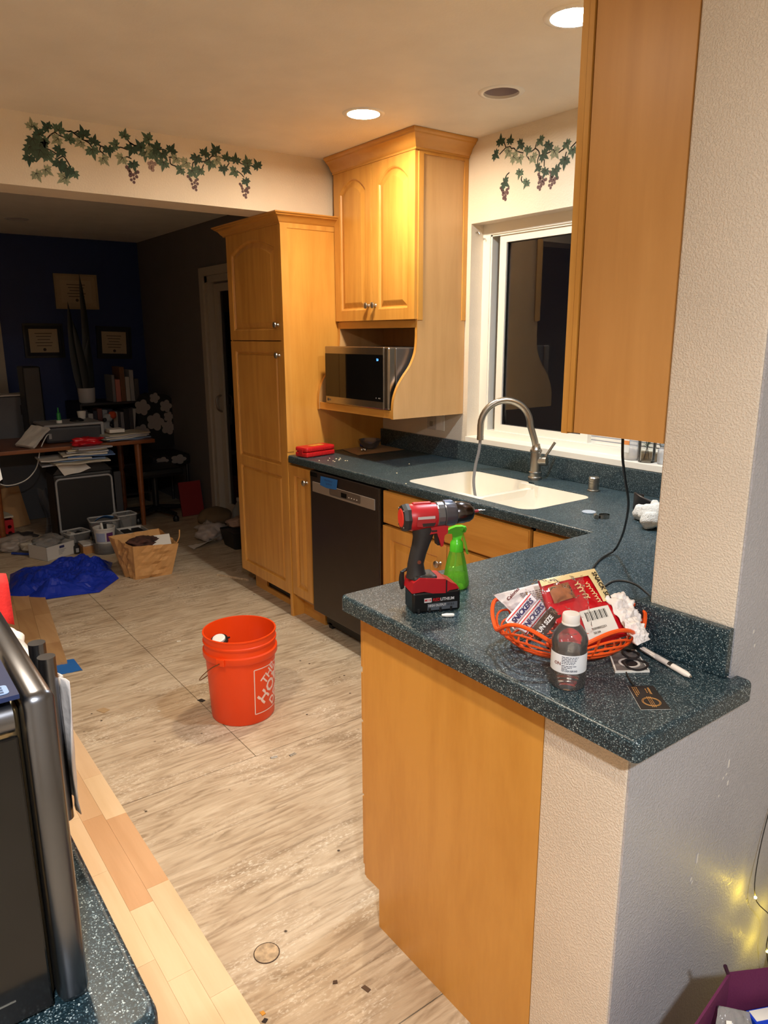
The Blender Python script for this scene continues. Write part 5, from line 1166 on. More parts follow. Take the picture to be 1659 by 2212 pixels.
# sill things
SZ = WZ0+.0045
sbt = thing('soap_bottle', 'clear soap bottle with orange label on the window sill', 'bottle', (1.640, .035, SZ))
B().lathe([(.036, .001), (.039, .006), (.039, .115), (.030, .130), (.014, .140), (.014, .150)], (1.640, .035, SZ), 26, sy=.75).obj('bottle', thin_clear('soap_clear', (.92, .93, .95), .25, .05, .30, (235, 236, 240)), sbt, smooth=True)
for z0, z1, c, nm in ((.030, .095, (236, 236, 232), 'label'), (.062, .078, (236, 150, 84), 'orange_band'), (.100, .112, (70, 104, 84), 'green_mark')):
    B().prism([(1.622, SZ+z0), (1.652, SZ+z0), (1.652, SZ+z1), (1.622, SZ+z1)], fy(.035-.030), .0, .0006 if nm == 'label' else .0012).obj(nm, plain('soap_'+nm, c, .5), sbt)
B().lathe([(.006, 0), (.006, .0012), (0, .0012)], (0, 0, 0), 14).v
gl = thing('drinking_glass', 'water glass holding a green sprig on the window sill', 'glass', (1.717, .030, SZ))
B().lathe([(.030, .0), (.032, .003), (.036, .112), (.0345, .112), (.0305, .008), (0, .007)], (1.717, .030, SZ), 28).obj('tumbler', thin_clear('tumbler', (.97, .98, .975), .30, .03, .03), gl, smooth=True)
B().lathe([(.0300, .008), (.0315, .038), (0, .038)], (1.717, .030, SZ), 24).obj('water', thin_clear('tan_water', (.86, .76, .58), .2, .05, .2, (190, 160, 116)), gl, smooth=True)
SPR = plain('sprig_green', (66, 118, 58), .6); STM = plain('sprig_stem', (70, 62, 40), .7)
for k, (dx, dy) in enumerate(((.012, .004), (-.012, -.006), (.002, .012))):
    B().tube(smooth_path([(1.717-dx*.8, .030-dy, SZ+.010), (1.717, .030, SZ+.06), (1.717+dx, .030+dy, SZ+.125)]), .0016, 6).obj('stem', STM, gl)
    lf_ = B()
    for j in range(26):
        z = SZ+.055+.003*j; a = rnd.uniform(0, 6.28); r1 = rnd.uniform(.012, .022); b0 = Vector((1.717+dx*(j/26), .030+dy*(j/26), z)); tip = b0+Vector((r1*math.cos(a), r1*math.sin(a), .008)); sd = Vector((-math.sin(a), math.cos(a), 0))*.0028; md_ = (b0+tip)/2
        lf_.add([b0, md_+sd, tip, md_-sd], [(0, 1, 2, 3)])
    lf_.obj('needles', SPR, gl)['kind'] = 'stuff'
jr = thing('small_jar', 'small stoppered clear jar at the sill end', 'jar', (1.785, .035, SZ))
B().lathe([(.018, 0), (.020, .003), (.020, .055), (.012, .062), (.012, .070)], (1.785, .035, SZ), 20).obj('jar', thin_clear('soap_clear', (.92, .93, .95), .25), jr, smooth=True)
B().lathe([(.013, .068), (.016, .074), (.016, .092), (.010, .096), (0, .096)], (1.785, .035, SZ), 18).obj('stopper', thin_clear('stopper_glass', (.85, .9, .92), .4, .05, .2, (200, 206, 210)), jr, smooth=True)
# crumbs on the counter
for k in range(14):
    x, y = rnd.gauss(.30, .035), rnd.gauss(-.52, .03)
    o = B().lathe([(.003, 0), (.0036, .0012), (.002, .0026), (0, .003)], (x, y, C+.0002), 7).obj('crumb', plain('crumb', (232, 222, 190), .8)); tag(o, 'pale crumb on the counter in front of the red case', 'crumb', 'crumbs on the counter')
for x, y in ((.78, -.50), (.62, -.30), (1.0, -.62)):
    o = B().lathe([(.0035, 0), (.004, .0012), (0, .003)], (x, y, C+.0002), 7).obj('crumb', plain('crumb', (232, 222, 190), .8)); tag(o, 'stray white crumb on the counter left of the sink', 'crumb', 'stray crumbs left of the sink')

# ================================================================== FLOOR THINGS IN THE KITCHEN
# ---- orange bucket
BC = Vector((.812, -1.335, 0.0)); bu = thing('bucket', 'orange five-gallon bucket standing on the plywood floor', 'bucket', BC)
BKM = plain('bucket_orange', (238, 72, 16), .38)
def R_(z): return .129+.016*z/.37
pr_ = [(.0, .001), (.126, .001), (.129, .006), (R_(.27), .27), (R_(.27)+.0075, .272), (R_(.30)+.0085, .276), (R_(.30)+.0085, .298), (R_(.30)+.002, .302), (R_(.31), .318), (R_(.325), .330), (R_(.33)+.005, .332), (R_(.33)+.005, .338), (R_(.34)+.0005, .341), (R_(.36)+.001, .362), (R_(.37)+.003, .3645), (R_(.37)+.003, .370), (R_(.37)-.003, .370), (R_(.36)-.004, .360), (R_(.2)-.004, .2), (R_(.0)-.004, .006), (0, .006)]
B().lathe(pr_, tuple(BC), 56, False, False).obj('pail', BKM, bu, angle=35)
def wrapk(p): a = math.radians(-4)+p.x/.139; r = R_(p.y+.045)+.0004+p.z; return (BC.x+r*math.cos(a), BC.y+r*math.sin(a), BC.z+.045+p.y)
LGW = plain('logo_white', (236, 214, 206), .45)
S_ = .195
def strip(p0, p1, w=.004):
    n = 16; vs = []
    d = Vector((p1[0]-p0[0], p1[1]-p0[1])).normalized(); nn = Vector((-d.y, d.x))*w/2
    for i in range(n+1):
        q = Vector(p0)+(Vector(p1)-Vector(p0))*i/n; vs += [wrapk(Vector((q.x-nn.x, q.y-nn.y, .0003))), wrapk(Vector((q.x+nn.x, q.y+nn.y, .0003)))]
    B().add(vs, [(2*i, 2*i+1, 2*i+3, 2*i+2) for i in range(n)]).obj('logo_border', LGW, bu)
strip((0, 0), (S_, 0)); strip((S_, 0), (S_, S_)); strip((S_, S_), (0, S_)); strip((0, S_), (0, 0))
RT = Matrix.Rotation(math.radians(42), 4, 'Z')
text('THE', .050, LGW, Matrix.Translation((.040, .128, 0)) @ RT, bu, bold=.02, warp=wrapk, thick=.0002)
text('HOME', .072, LGW, Matrix.Translation((.026, .048, 0)) @ RT, bu, bold=.025, warp=wrapk, thick=.0002)
text('DEPOT', .058, LGW, Matrix.Translation((.088, .018, 0)) @ RT, bu, bold=.02, warp=wrapk, thick=.0002, sx=.85)
la = math.radians(-56)
for a in (la, la+math.pi):
    M_ = Matrix.Translation((BC.x, BC.y, .287)) @ Matrix.Rotation(a, 4, 'Z'); B(M_).box(.148, .158, -.018, .018, -.016, .014, .003).obj('handle_lug', BKM, bu)
hp = []
for i in range(25):
    t = math.pi*i/24; q = Vector((math.cos(la), math.sin(la), 0))*.160*math.cos(t); pn_ = Vector((math.cos(la-math.pi/2), math.sin(la-math.pi/2), 0))
    hp.append(tuple(BC+q+pn_*(.168*math.sin(t)**.8)+Vector((0, 0, .284-.150*math.sin(t)))))
B().tube(hp, .002, 8).obj('wire_bail', plain('bail_wire', (150, 110, 80), .35, .9), bu, smooth=True)
pv = thing('drain_pipe', 'white plastic pipe with black flange inside the orange bucket', 'pipe', (BC.x-.08, BC.y-.03, .007))
ax0, ax1 = Vector((.700, -1.345, .10)), Vector((.752, -1.400, .325)); B().tube([ax0, ax0+(ax1-ax0)*.9, ax1], [.026, .026, .026], 20).obj('pipe', WHITE, pv, smooth=True)
axd = (ax1-ax0).normalized(); B().tube([ax1-axd*.020, ax1-axd*.008], [.036, .036], 24).obj('flange', BLACK, pv); B().tube([ax1+axd*.0002, ax1+axd*.002], [.024, .020], 24).obj('pipe_mouth', WHITE, pv)
B().tube([ax1-axd*.014+Vector((.018, .028, .010)), ax1-axd*.014+Vector((.024, .036, .014))], .004, 8).obj('flange_tab', BLACK, pv)
pv2 = thing('drain_fitting', 'black fitting with white top inside the orange bucket', 'fitting', (.84, -1.30, .007)); B().lathe([(.040, .008), (.040, .235), (.034, .24), (0, .24)], (.815, -1.295, 0), 20).obj('body', BLACK, pv2); B().box(.80, .835, -1.285, -1.262, .24, .262, .002).obj('tab', WHITE, pv2)

# ---- loose board, tape, chips, nails
lbm = Matrix.Translation((-.72, -1.80, .0)) @ Matrix.Rotation(math.radians(-7), 4, 'Z')
lo = thing('laminate_board', 'loose tan laminate board lying on the plywood at the left', 'board', (-.72, -1.80, 0))
LB = wood('lam_tan', (176, 138, 96), (196, 158, 114), grain=(.12, 1.5, 1.5), coat=.05, rough=.5); LB2 = wood('lam_tan2', (162, 122, 82), (184, 146, 102), grain=(.12, 1.5, 1.5), coat=.05, rough=.5)
for r_ in range(3):
    xs = [-.62, -.62+.22+.13*r_, .12+.1*r_, .60]
    for k in range(3): B(lbm).box(xs[k]+.0004, xs[k+1]-.0004, -.19+r_*.085+.0004, -.105+r_*.085-.0004, .001, .011).obj('laminate_strip', LB if (k+r_) % 2 else LB2, lo)
o = crumple('painter_tape', lambda s, t: (-.175+.16*t+.02*s, -1.88+.11*s, .0006+.006*abs(nz3(s*6, t*6))), 10, 6, plain('blue_tape', (34, 104, 182), .7)); tag(o, 'torn blue painter tape under the loose board end', 'tape')
chips = [(.452, -1.805, .045, .035, 20, (178, 150, 112)), (.60, -1.62, .012, .008, 40, (226, 220, 206)), (-.05, -1.28, .020, .012, 70, (230, 226, 214)), (2.22, -1.70, .022, .012, 10, (96, 74, 56)), (2.16, -1.75, .012, .010, 60, (80, 60, 44)), (.62, -1.44, .030, .022, 15, (40, 34, 30)), (2.13, -1.93, .012, .010, 0, (210, 150, 60)), (2.15, -1.935, .010, .012, 30, (44, 34, 30)), (2.33, -1.78, .05, .03, 70, (206, 180, 136))]
for x, y, a, b_, dg, c in chips:
    M_ = Matrix.Translation((x, y, .0004)) @ Matrix.Rotation(math.radians(dg), 4, 'Z'); o = B(M_).prism([(-a/2, -b_/2), (a/2, -b_*.4), (a*.45, b_/2), (-a*.4, b_*.4)], fz(0), 0, .002).obj('wood_chip', plain('chip_%d_%d_%d' % c, c, .8)); tag(o, 'scrap chip on the plywood at %s' % {(178, 150, 112): 'the left, tan and square', (226, 220, 206): 'the left, tiny and white', (230, 226, 214): 'the bucket, small white crumpled', (96, 74, 56): 'the end panel, brown triangular', (80, 60, 44): 'the end panel, smallest dark', (40, 34, 30): 'the bucket foot, black', (44, 34, 30): 'the laminate edge, tiny and dark', (210, 150, 60): 'the laminate edge, yellow', (206, 180, 136): 'the picture bottom, pale wood'}.get(c, 'rest'), 'chip')
for (x, y, dg), nm in zip(((1.20, -1.40, 75), (1.225, -1.335, 95)), ('left', 'right')):
    M_ = Matrix.Translation((x, y, .0022)) @ Matrix.Rotation(math.radians(dg), 4, 'Z'); o = B(M_).tube([(-.013, -.004, 0), (.013, -.004, 0)], .0013, 6).tube([(-.013, .004, 0), (.013, .004, 0)], .0013, 6).tube([(-.013, -.004, 0), (-.013, .004, 0)], .0013, 6).obj('floor_staple', NICKEL); tag(o, 'pulled flooring staple lying on the plywood near the seam, %s one' % nm, 'staple')
o = B().prism([(-.98, -.60), (-.72, -.50), (-.70, -.56), (-.93, -.68)], fz(.001), 0, .014).obj('plywood_offcut', PLY); tag(o, 'plywood offcut lying by the pantry toe kick', 'offcut')
o = B().prism([(.03, -.50), (.10, -.49), (.10, -.46), (.03, -.47)], fz(0), 0, .02)

# ================================================================== DINING SIDE, BOTTOM RIGHT
TOT = plain('plum_felt', (92, 24, 66), .8, bump=.2, bscale=300, var=.18, vscale=5)
to = thing('tote_bag', 'plum coloured quilted tote standing by the grey wall', 'bag', (3.03, -1.38, 0))
def panel(p, q, hp_, hq_, nm, bow=.006):
    b = B(); p, q = Vector(p), Vector(q); d = (q-p); nrm = Vector((d.y, -d.x, 0)).normalized(); vs = []; N = 6
    for j in range(N+1):
        for i in range(N+1):
            s, t = i/N, j/N; vs.append(p+d*s+Vector((0, 0, (hp_*(1-s)+hq_*s)*t))+nrm*(bow*math.sin(math.pi*s)*t))
    b.add(vs, [(j*(N+1)+i, j*(N+1)+i+1, (j+1)*(N+1)+i+1, (j+1)*(N+1)+i) for j in range(N) for i in range(N)])
    o = b.obj(nm, TOT, to); md = o.modifiers.new('thickness', 'SOLIDIFY'); md.thickness = .004; return o
panel((2.926, -1.430, 0), (3.056, -1.16, 0), .462, .462, 'back_panel'); panel((2.936, -1.63, 0), (2.926, -1.430, 0), .405, .462, 'back_corner_panel', .0)
panel((3.056, -1.16, 0), (3.20, -1.20, 0), .462, .36, 'side_panel'); panel((3.20, -1.20, 0), (3.17, -1.66, 0), .34, .34, 'front_panel'); panel((3.17, -1.66, 0), (2.936, -1.63, 0), .34, .405, 'side_panel')
B().prism([(2.926, -1.43), (2.936, -1.63), (3.17, -1.66), (3.20, -1.20), (3.056, -1.16)], fz(.002), 0, .004).obj('bottom', TOT, to)
B().tube([(2.926, -1.430, .02), (2.927, -1.430, .455), (2.922, -1.437, .476)], .0035, 6).obj('corner_piping', plain('plum_dark', (52, 14, 38), .8), to)
for s in (.33, .66): B().tube([(2.932+.130*s, -1.432+.27*s, .10), (2.932+.130*s, -1.432+.27*s, .462)], .0014, 5).obj('quilt_seam', plain('plum_dark', (52, 14, 38), .8), to)
B().tube([(2.931, -1.432, .34), (3.060, -1.163, .34)], .0014, 5).obj('quilt_seam', plain('plum_dark', (52, 14, 38), .8), to)
bx = thing('blue_carton', 'bright blue carton with a torn white label inside the plum tote', 'box', (3.0, -1.32, .006))
u1_ = Vector((.434, .90, 0)).normalized(); v1_ = Vector((.90, -.43, 0)).normalized()
def bxp(u, v, w): return tuple(Vector((2.958, -1.420, 0))+u1_*u+v1_*v+Vector((0, 0, w)))
def obox(b, u0, u1, v0, v1, w0, w1): return b.add([bxp(u0, v0, w0), bxp(u1, v0, w0), bxp(u1, v1, w0), bxp(u0, v1, w0), bxp(u0, v0, w1), bxp(u1, v0, w1), bxp(u1, v1, w1), bxp(u0, v1, w1)], [(0, 3, 2, 1), (4, 5, 6, 7), (0, 1, 5, 4), (1, 2, 6, 5), (2, 3, 7, 6), (3, 0, 4, 7)])
obox(B(), .0, .20, .0, .055, .006, .402).obj('carton', plain('blue_carton_card', (18, 60, 190), .35), bx)
obox(B(), .004, .196, .002, .022, .4022, .4028).obj('torn_label', PAPER, bx)
B().add([bxp(.03, .0554, .345), bxp(.10, .0554, .345), bxp(.10, .0554, .385), bxp(.008, .0554, .385)], [(0, 1, 2, 3)]).obj('red_patch', plain('carton_red', (206, 24, 50), .4), bx)
scrawl(bx, frame_M(bxp(.034, .0562, .366), tuple(u1_), (0, 0, 1)), .050, .022, plain('carton_white', (240, 236, 236), .4), 'script_print', 6, .0020, 4)
o = obox(B(), -.022, -.003, .004, .050, .006, .396).obj('black_carton', BLACK_GLOSS); tag(o, 'black carton edge beside the blue carton in the tote', 'box')
ZC = ((2.975, -1.56, .375), (3.02, -1.475, .365), (2.972, -1.440, .425), (2.938, -1.480, .435))
zb = pillow('zip_bag', ZC, thin_clear('zip_clear', (.90, .90, .90), .25, .12, .35, (190, 186, 184), bump=.6), None, .010, seed=4, wr=.005); tag(zb, 'clear zip bag with printed insert leaning out of the tote', 'bag')
decal(zb, ZC, .50, .95, .05, .55, .002, plain('insert_print', (150, 160, 150), .5, var=.9, bscale=110), 'printed_insert', .010)
decal(zb, ZC, .20, .34, .25, .80, .003, PAPER, 'paper_strip', .010)
# fairy lights and dark vase
ls = thing('fairy_lights', 'string of yellow fairy lights along the grey wall', 'string lights', (2.84, -1.09, .12))
wire = smooth_path([(2.795, -1.02, .62), (2.80, -1.075, .46), (2.82, -1.115, .375), (2.835, -1.06, .30), (2.825, -1.035, .195), (2.84, -.98, .06), (2.86, -.90, .03)], 6)
B().tube(wire, .0011, 5).obj('wire', plain('wire_dark', (50, 46, 40), .5), ls)
YEL = emissive('fairy_yellow', (1.0, .72, .05), 190.0)
for p in ((2.822, -1.118, .376), (2.826, -1.033, .193), (2.845, -.98, .14), (2.83, -1.00, .26)):
    bm = bmesh.new(); bmesh.ops.create_icosphere(bm, subdivisions=1, radius=.0032); bmesh.ops.translate(bm, verts=bm.verts, vec=p); B().bm(bm).obj('bulb', YEL, ls)
va_ = thing('floor_vase', 'dark brown floor vase at the right picture edge', 'vase', (2.90, -1.00, 0)); B().lathe([(.04, .001), (.055, .02), (.060, .12), (.045, .22), (.026, .30), (.022, .38), (.028, .40), (.022, .39), (.0, .02)], (2.895, -1.005, 0), 26, True, False).obj('body', plain('vase_brown', (58, 36, 22), .35), va_, smooth=True)

# ================================================================== DARK FAR ROOM
DARKW = plain('dark_furniture', (44, 36, 34), .5); GRYP = plain('printer_grey', (96, 98, 104), .5); LTG = plain('light_grey', (150, 150, 152), .5); CARD = plain('cardboard', (176, 136, 92), .8)
dk = thing('desk', 'brown wooden desk cluttered with papers in the dark room', 'desk', (-2.85, -1.05, 0)); DKW = wood('desk_wood', (112, 60, 28), (136, 78, 40), grain=(1.5, .12, 1.5))
B().box(-3.25, -2.48, -1.75, -.48, .690, .720, .004).obj('top', DKW, dk)
for x, y in ((-2.56, -.60), (-3.17, -.56), (-2.56, -1.66), (-3.17, -1.66)): B().lathe([(.018, 0), (.024, .35), (.030, .69)], (x, y, 0), 12).obj('leg', DKW, dk)
fc_ = thing('file_case', 'black case with grey metal rim standing in front of the desk', 'case', (-2.53, -1.08, 0))
B().box(-2.66, -2.405, -1.30, -.86, .012, .520, .02).obj('body', plain('case_black', (18, 17, 18), .5), fc_)
rp = [(-2.402, y, z) for y, z in rrect(-1.285, -.875, .05, .485, .03, 4)]; B().tube(rp, .008, 8, closed=True).obj('metal_rim', LTG, fc_, smooth=True)
B().prism([(-1.30, .52), (-.86, .52), (-.92, .585), (-1.24, .585)], fX(-2.66), 0, .25).obj('lid', plain('case_black', (18, 17, 18), .5), fc_)
B().box(-2.42, -2.40, -.855, -.80, .02, .50, .006).obj('side_pocket', plain('case_grey', (40, 40, 44), .6), fc_)
tints = [(170, 172, 178), (196, 188, 170), (120, 140, 170), (204, 200, 194), (90, 120, 168), (212, 206, 192), (184, 184, 188), (206, 196, 170), (176, 176, 182), (150, 156, 166)]
def sheet(x, y, z, w, h, deg, c, th, label, group, name='paper_stack'):
    M_ = Matrix.Translation((x, y, z)) @ Matrix.Rotation(math.radians(deg), 4, 'Z'); b = B(M_)
    n = 8; b.add([(-w/2+w*i/n, -h/2+h*j/n, .010*nz3(i*.4+x*9, j*.4+z*30)+k*th) for k in (0, 1) for j in range(n+1) for i in range(n+1)],
      [(j*(n+1)+i, j*(n+1)+i+1, (j+1)*(n+1)+i+1, (j+1)*(n+1)+i) for j in range(n) for i in range(n)]+[((n+1)**2+j*(n+1)+i, (n+1)**2+(j+1)*(n+1)+i, (n+1)**2+(j+1)*(n+1)+i+1, (n+1)**2+j*(n+1)+i+1) for j in range(n) for i in range(n)]
      +[(i, (n+1)**2+i, (n+1)**2+i+1, i+1) for i in range(n)]+[((n)*(n+1)+i, n*(n+1)+i+1, (n+1)**2+n*(n+1)+i+1, (n+1)**2+n*(n+1)+i) for i in range(n)]+[(j*(n+1), (j+1)*(n+1), (n+1)**2+(j+1)*(n+1), (n+1)**2+j*(n+1)) for j in range(n)]+[(j*(n+1)+n, (n+1)**2+j*(n+1)+n, (n+1)**2+(j+1)*(n+1)+n, (j+1)*(n+1)+n) for j in range(n)])
    o = b.obj(name, plain('sheet_%d' % c[0], c, .8)); tag(o, label, 'papers', group); return o
names = ['lowest', 'second', 'third', 'fourth', 'fifth', 'sixth', 'seventh', 'eighth', 'topmost']
for k in range(9):
    sheet(-2.50+rnd.uniform(-.03, .05), -1.06+(-.08 if k < 4 else .06)+rnd.uniform(-.05, .05), .590+k*.0135, .26, .42-.02*k, rnd.uniform(-12, 12), tints[k], .010, 'loose papers on the black case, %s of the heap' % names[k], 'papers heaped on the black case')
def hang(s, t): return (-2.395+.012*math.sin(s*5), -1.27+.20*s+.05*t, .595-.085*t*(1-.4*s)+.004*math.sin(s*8))
o = crumple('hanging_paper', hang, 10, 8, PAPER); tag(o, 'white sheet drooping over the black case edge', 'papers')
o = blob('red_foil_bag', (-2.47, -1.015, .745), .085, plain('red_shiny', (196, 22, 36), .25, bump=.3, bscale=40), 2.2, .5, 4, sx=(.8, 1.25, .42), flat=.712); tag(o, 'shiny red bag on top of the paper heap', 'bag')
# printer
pnr = thing('printer', 'grey printer with rounded top on the dark desk', 'printer', (-2.86, -1.04, .72)); B().box(-3.05, -2.68, -1.26, -.83, .722, .845, .02).obj('case', plain('printer_dark', (58, 60, 66), .45), pnr)
B().box(-3.06, -2.67, -1.27, -.82, .846, .868, .01).obj('lid', LTG, pnr); B().box(-2.676, -2.668, -.845, -.822, .73, .86, .004).obj('front_trim', LTG, pnr); B().box(-2.679, -2.672, -1.24, -1.22, .76, .80).obj('button_panel', LTG, pnr)
o = B().lathe([(.055, 0), (.050, .012), (.030, .022), (0, .026)], (-2.85, -.98, .869), 18, sx=1.3).obj('baseball_cap', BLACK); tag(o, 'black cap lying on the printer', 'cap')
gbt = thing('green_bottle', 'slim green bottle with white base on the printer', 'bottle', (-2.78, -1.13, .869)); B().lathe([(.022, 0), (.022, .018), (.018, .022)], (-2.78, -1.13, .869), 14).obj('base', WHITE, gbt); B().lathe([(.016, .020), (.014, .075), (.006, .085), (.005, .12), (0, .121)], (-2.78, -1.13, .869), 14).obj('bottle', plain('bottle_green', (40, 140, 66), .35), gbt)
cupw = B().lathe([(.028, 0), (.036, .06), (.034, .06), (.026, .004), (0, .004)], (-3.0, -.90, .869), 16, True, False).obj('paper_cup', PAPER, None, smooth=True); tag(cupw, 'white paper cup on the back of the printer', 'cup')
tw_ = B().box(-3.28, -3.05, -1.30, -1.17, .722, 1.30, .01).obj('computer_tower', plain('tower_black', (10, 10, 11), .35)); tag(tw_, 'black computer tower standing on the desk', 'computer')
gbx = thing('grey_cabinet', 'grey document box with loose paper behind the computer tower', 'box', (-3.42, -1.36, .72)); B().box(-3.60, -3.32, -1.50, -1.15, .0, 1.05, .006).obj('body', plain('box_grey', (92, 94, 100), .6), gbx); B().box(-3.325, -3.318, -1.30, -1.22, .90, .98).obj('handle_slot', BLACK, gbx)
sheet(-3.45, -1.30, 1.055, .26, .34, 8, (204, 200, 194), .012, 'papers lying on the grey document box', None)
sheet(-2.62, -1.36, .79, .16, .22, 30, (204, 200, 194), .02, 'white papers tilted left of the printer', None).rotation_euler = (.5, .35, .2)
for k in range(4): sheet(-2.66+rnd.uniform(-.03, .03), -.70+rnd.uniform(-.04, .04), .724+k*.011, .25, .36, rnd.uniform(-15, 15), tints[(k*3+2) % 10], .009, 'loose papers at the right end of the desk, layer %s' % names[k], 'papers at the right end of the desk')
o = B().box(-2.72, -2.60, -.80, -.68, .778, .806, .003).obj('white_carton', PAPER); tag(o, 'small white carton on the desk papers', 'box')
o = B().tube(smooth_path([(-2.665, -1.235, .80), (-2.62, -1.27, .79), (-2.58, -1.33, .70), (-2.56, -1.38, .56), (-2.57, -1.48, .47), (-2.60, -1.62, .46), (-2.62, -1.72, .60), (-2.63, -1.74, .735)], 6), .004, 7).obj('white_cable', WHITE, None, smooth=True); tag(o, 'white cable hanging in a loop from the printer', 'cable')
# bookcase, plant, books
bk_ = thing('bookcase', 'low dark bookcase against the blue wall', 'bookcase', (-3.65, -.52, 0)); B().box(-3.92, -3.42, -.80, -.785, 0, .95).box(-3.92, -3.42, -.255, -.24, 0, .95).box(-3.93, -3.92, -.80, -.24, 0, .95).obj('sides', DARKW, bk_)
for z in (.08, .36, .645, .935): B().box(-3.92, -3.42, -.785, -.255, z, z+.018).obj('shelf', DARKW, bk_)
cbk = [(70, 66, 70), (190, 186, 180), (54, 50, 56), (120, 70, 60), (170, 168, 170), (60, 66, 84), (196, 190, 184), (84, 80, 84), (150, 146, 150), (48, 44, 46)]
y = -.775
for k in range(12):
    w = rnd.uniform(.022, .05)
    if y+w > -.26: break
    o = B().box(-3.60, -3.43, y, y+w-.003, .664, .664+rnd.uniform(.19, .25), .002).obj('book', plain('book_%d' % (k % 10), cbk[k % 10], .6)); tag(o, 'upright book on the bookcase shelf, number %d from the pot side' % (k+1) if False else 'upright %s book on the dark bookcase shelf, %s from the left' % (['dark grey', 'white', 'black', 'rust', 'pale grey', 'slate', 'off-white', 'grey', 'light grey', 'charcoal'][k % 10], ['first', 'second', 'third', 'fourth', 'fifth', 'sixth', 'seventh', 'eighth', 'ninth', 'tenth', 'eleventh', 'twelfth'][k]), 'book', 'books on the bookcase shelf'); y += w
y = -.50
for k in range(6):
    w = rnd.uniform(.03, .05); o = B().box(-3.66, -3.44, y, y+w-.004, .9545, .9545+(.24, .20, .31, .22, .28, .20)[k], .002).obj('magazine_file', plain('mag_%d' % k, [(120, 120, 124), (190, 120, 110), (110, 76, 50), (170, 168, 164), (150, 150, 152), (70, 66, 66)][k], .7)); tag(o, 'standing %s magazine file on top of the bookcase' % ['grey', 'pinkish', 'tall brown', 'white', 'light grey', 'dark grey'][k], 'magazine file', 'magazine files on the bookcase'); y += w
pot = thing('plant_pot', 'white round pot with tall dark snake plant on the bookcase', 'plant', (-3.55, -.70, .9535)); B().lathe([(.062, 0), (.070, .01), (.075, .13), (.069, .13), (.065, .11), (0, .11)], (-3.55, -.70, .9535), 26).obj('pot', plain('pot_white', (190, 186, 184), .5), pot, smooth=True)
LFD = plain('snake_leaf', (12, 18, 16), .5, var=.3, bscale=20)
for k, (dx, dy, hgt) in enumerate(((0, .01, 1.02), (.02, -.02, .62), (-.02, .03, .70), (.01, .02, .48), (-.01, -.03, .78))):
    n = 8; vs = []
    for i in range(n+1):
        t = i/n; w = .034*(math.sin(math.pi*min(1, .25+t*.75))**.7)*(1 if t < .98 else .1); c0 = Vector((-3.55+dx*(1+2*t), -.70+dy*(1+2*t)+.02*math.sin(t*3+k), 1.05+hgt*t))
        vs += [c0+Vector((.006, -w, 0)), c0+Vector((.012, 0, 0)), c0+Vector((.006, w, 0)), c0+Vector((-.004, 0, 0))]
    B().add(vs, [(4*i+a, 4*i+(a+1) % 4, 4*i+4+(a+1) % 4, 4*i+4+a) for i in range(n) for a in range(4)]).obj('leaf', LFD, pot, smooth=True)
pd_ = thing('plush_toy', 'black and white plush with orange hat by the bookcase', 'toy', (-3.36, -.66, .72)); 
for c, r, m, nm in (((-3.19, -.66, .765), .05, plain('plush_white', (170, 168, 166), .9), 'body'), ((-3.18, -.64, .84), .040, plain('plush_white', (170, 168, 166), .9), 'head'), ((-3.17, -.60, .865), .034, plain('plush_orange', (190, 72, 34), .9), 'hat'), ((-3.15, -.675, .83), .018, BLACK, 'patch'), ((-3.16, -.62, .78), .02, BLACK, 'arm')):
    o = blob(nm, c, r, m, c[0], .2, 3, flat=.7215); w = Vector(o.location); o.parent = pd_; o.location = w-Vector(pd_.location)
# framed certificates on the blue wall
def cert(y0, y1, z0, z1, mat_w, label, tilt, fmat, bord):
    cy_, cz_ = (y0+y1)/2, (z0+z1)/2; t = thing('framed_certificate', label, 'picture frame', (-3.95, cy_, z0), 'certificates on the blue wall')
    M_ = Matrix.Translation((-3.949, cy_, cz_)) @ Matrix.Rotation(math.radians(tilt), 4, 'X'); w, h = (y1-y0)/2, (z1-z0)/2
    f = lambda u, v, q: (q, u, v)
    B(M_).holed([(-w, -h), (w, -h), (w, h), (-w, h)], [[(-w+.018, -h+.018), (w-.018, -h+.018), (w-.018, h-.018), (-w+.018, h-.018)]], f, 0, .02).obj('frame', fmat, t)
    B(M_).prism([(-w+.016, -h+.016), (w-.016, -h+.016), (w-.016, h-.016), (-w+.016, h-.016)], f, .002, .008).obj('mat_board', bord, t)
    pw, ph = w-mat_w, h-mat_w; pap = B(M_).prism([(-pw, -ph), (pw, -ph), (pw, ph), (-pw, ph)], f, .008, .009).obj('certificate', plain('cert_paper', (172, 156, 130), .7), t)
    ik = plain('cert_ink', (66, 56, 48), .7)
    for k in range(5): B(M_).box(.0091, .0095, -pw*(.6-.08*(k % 3)), pw*(.6-.08*(k % 3)), ph*(.62-.26*k)-.003, ph*(.62-.26*k)+.003).obj('text_line', ik, pap)
    B(M_).lathe([(.012, 0), (.012, .0004), (0, .0004)], (0, 0, 0), 14) if False else None
    B(M_).prism(circ((0, -ph*.75), .014, 16), f, .0091, .0096).obj('seal', ik, pap)
    return t
TANF = plain('tan_frame', (154, 138, 110), .6); BLKF = plain('frame_black', (16, 16, 18), .4)
cert(-.79, -.41, 1.780, 2.090, .055, 'tan bordered certificate, highest of three on the blue wall', 0, TANF, plain('tan_mat', (164, 148, 122), .7))
cert(-1.095, -.755, 1.345, 1.650, .048, 'black framed certificate at the left on the blue wall', 0, BLKF, plain('mat_black', (22, 24, 34), .7))
cert(-.46, -.135, 1.325, 1.625, .048, 'black framed certificate at the right by the room corner', -2, BLKF, plain('mat_black', (22, 24, 34), .7))
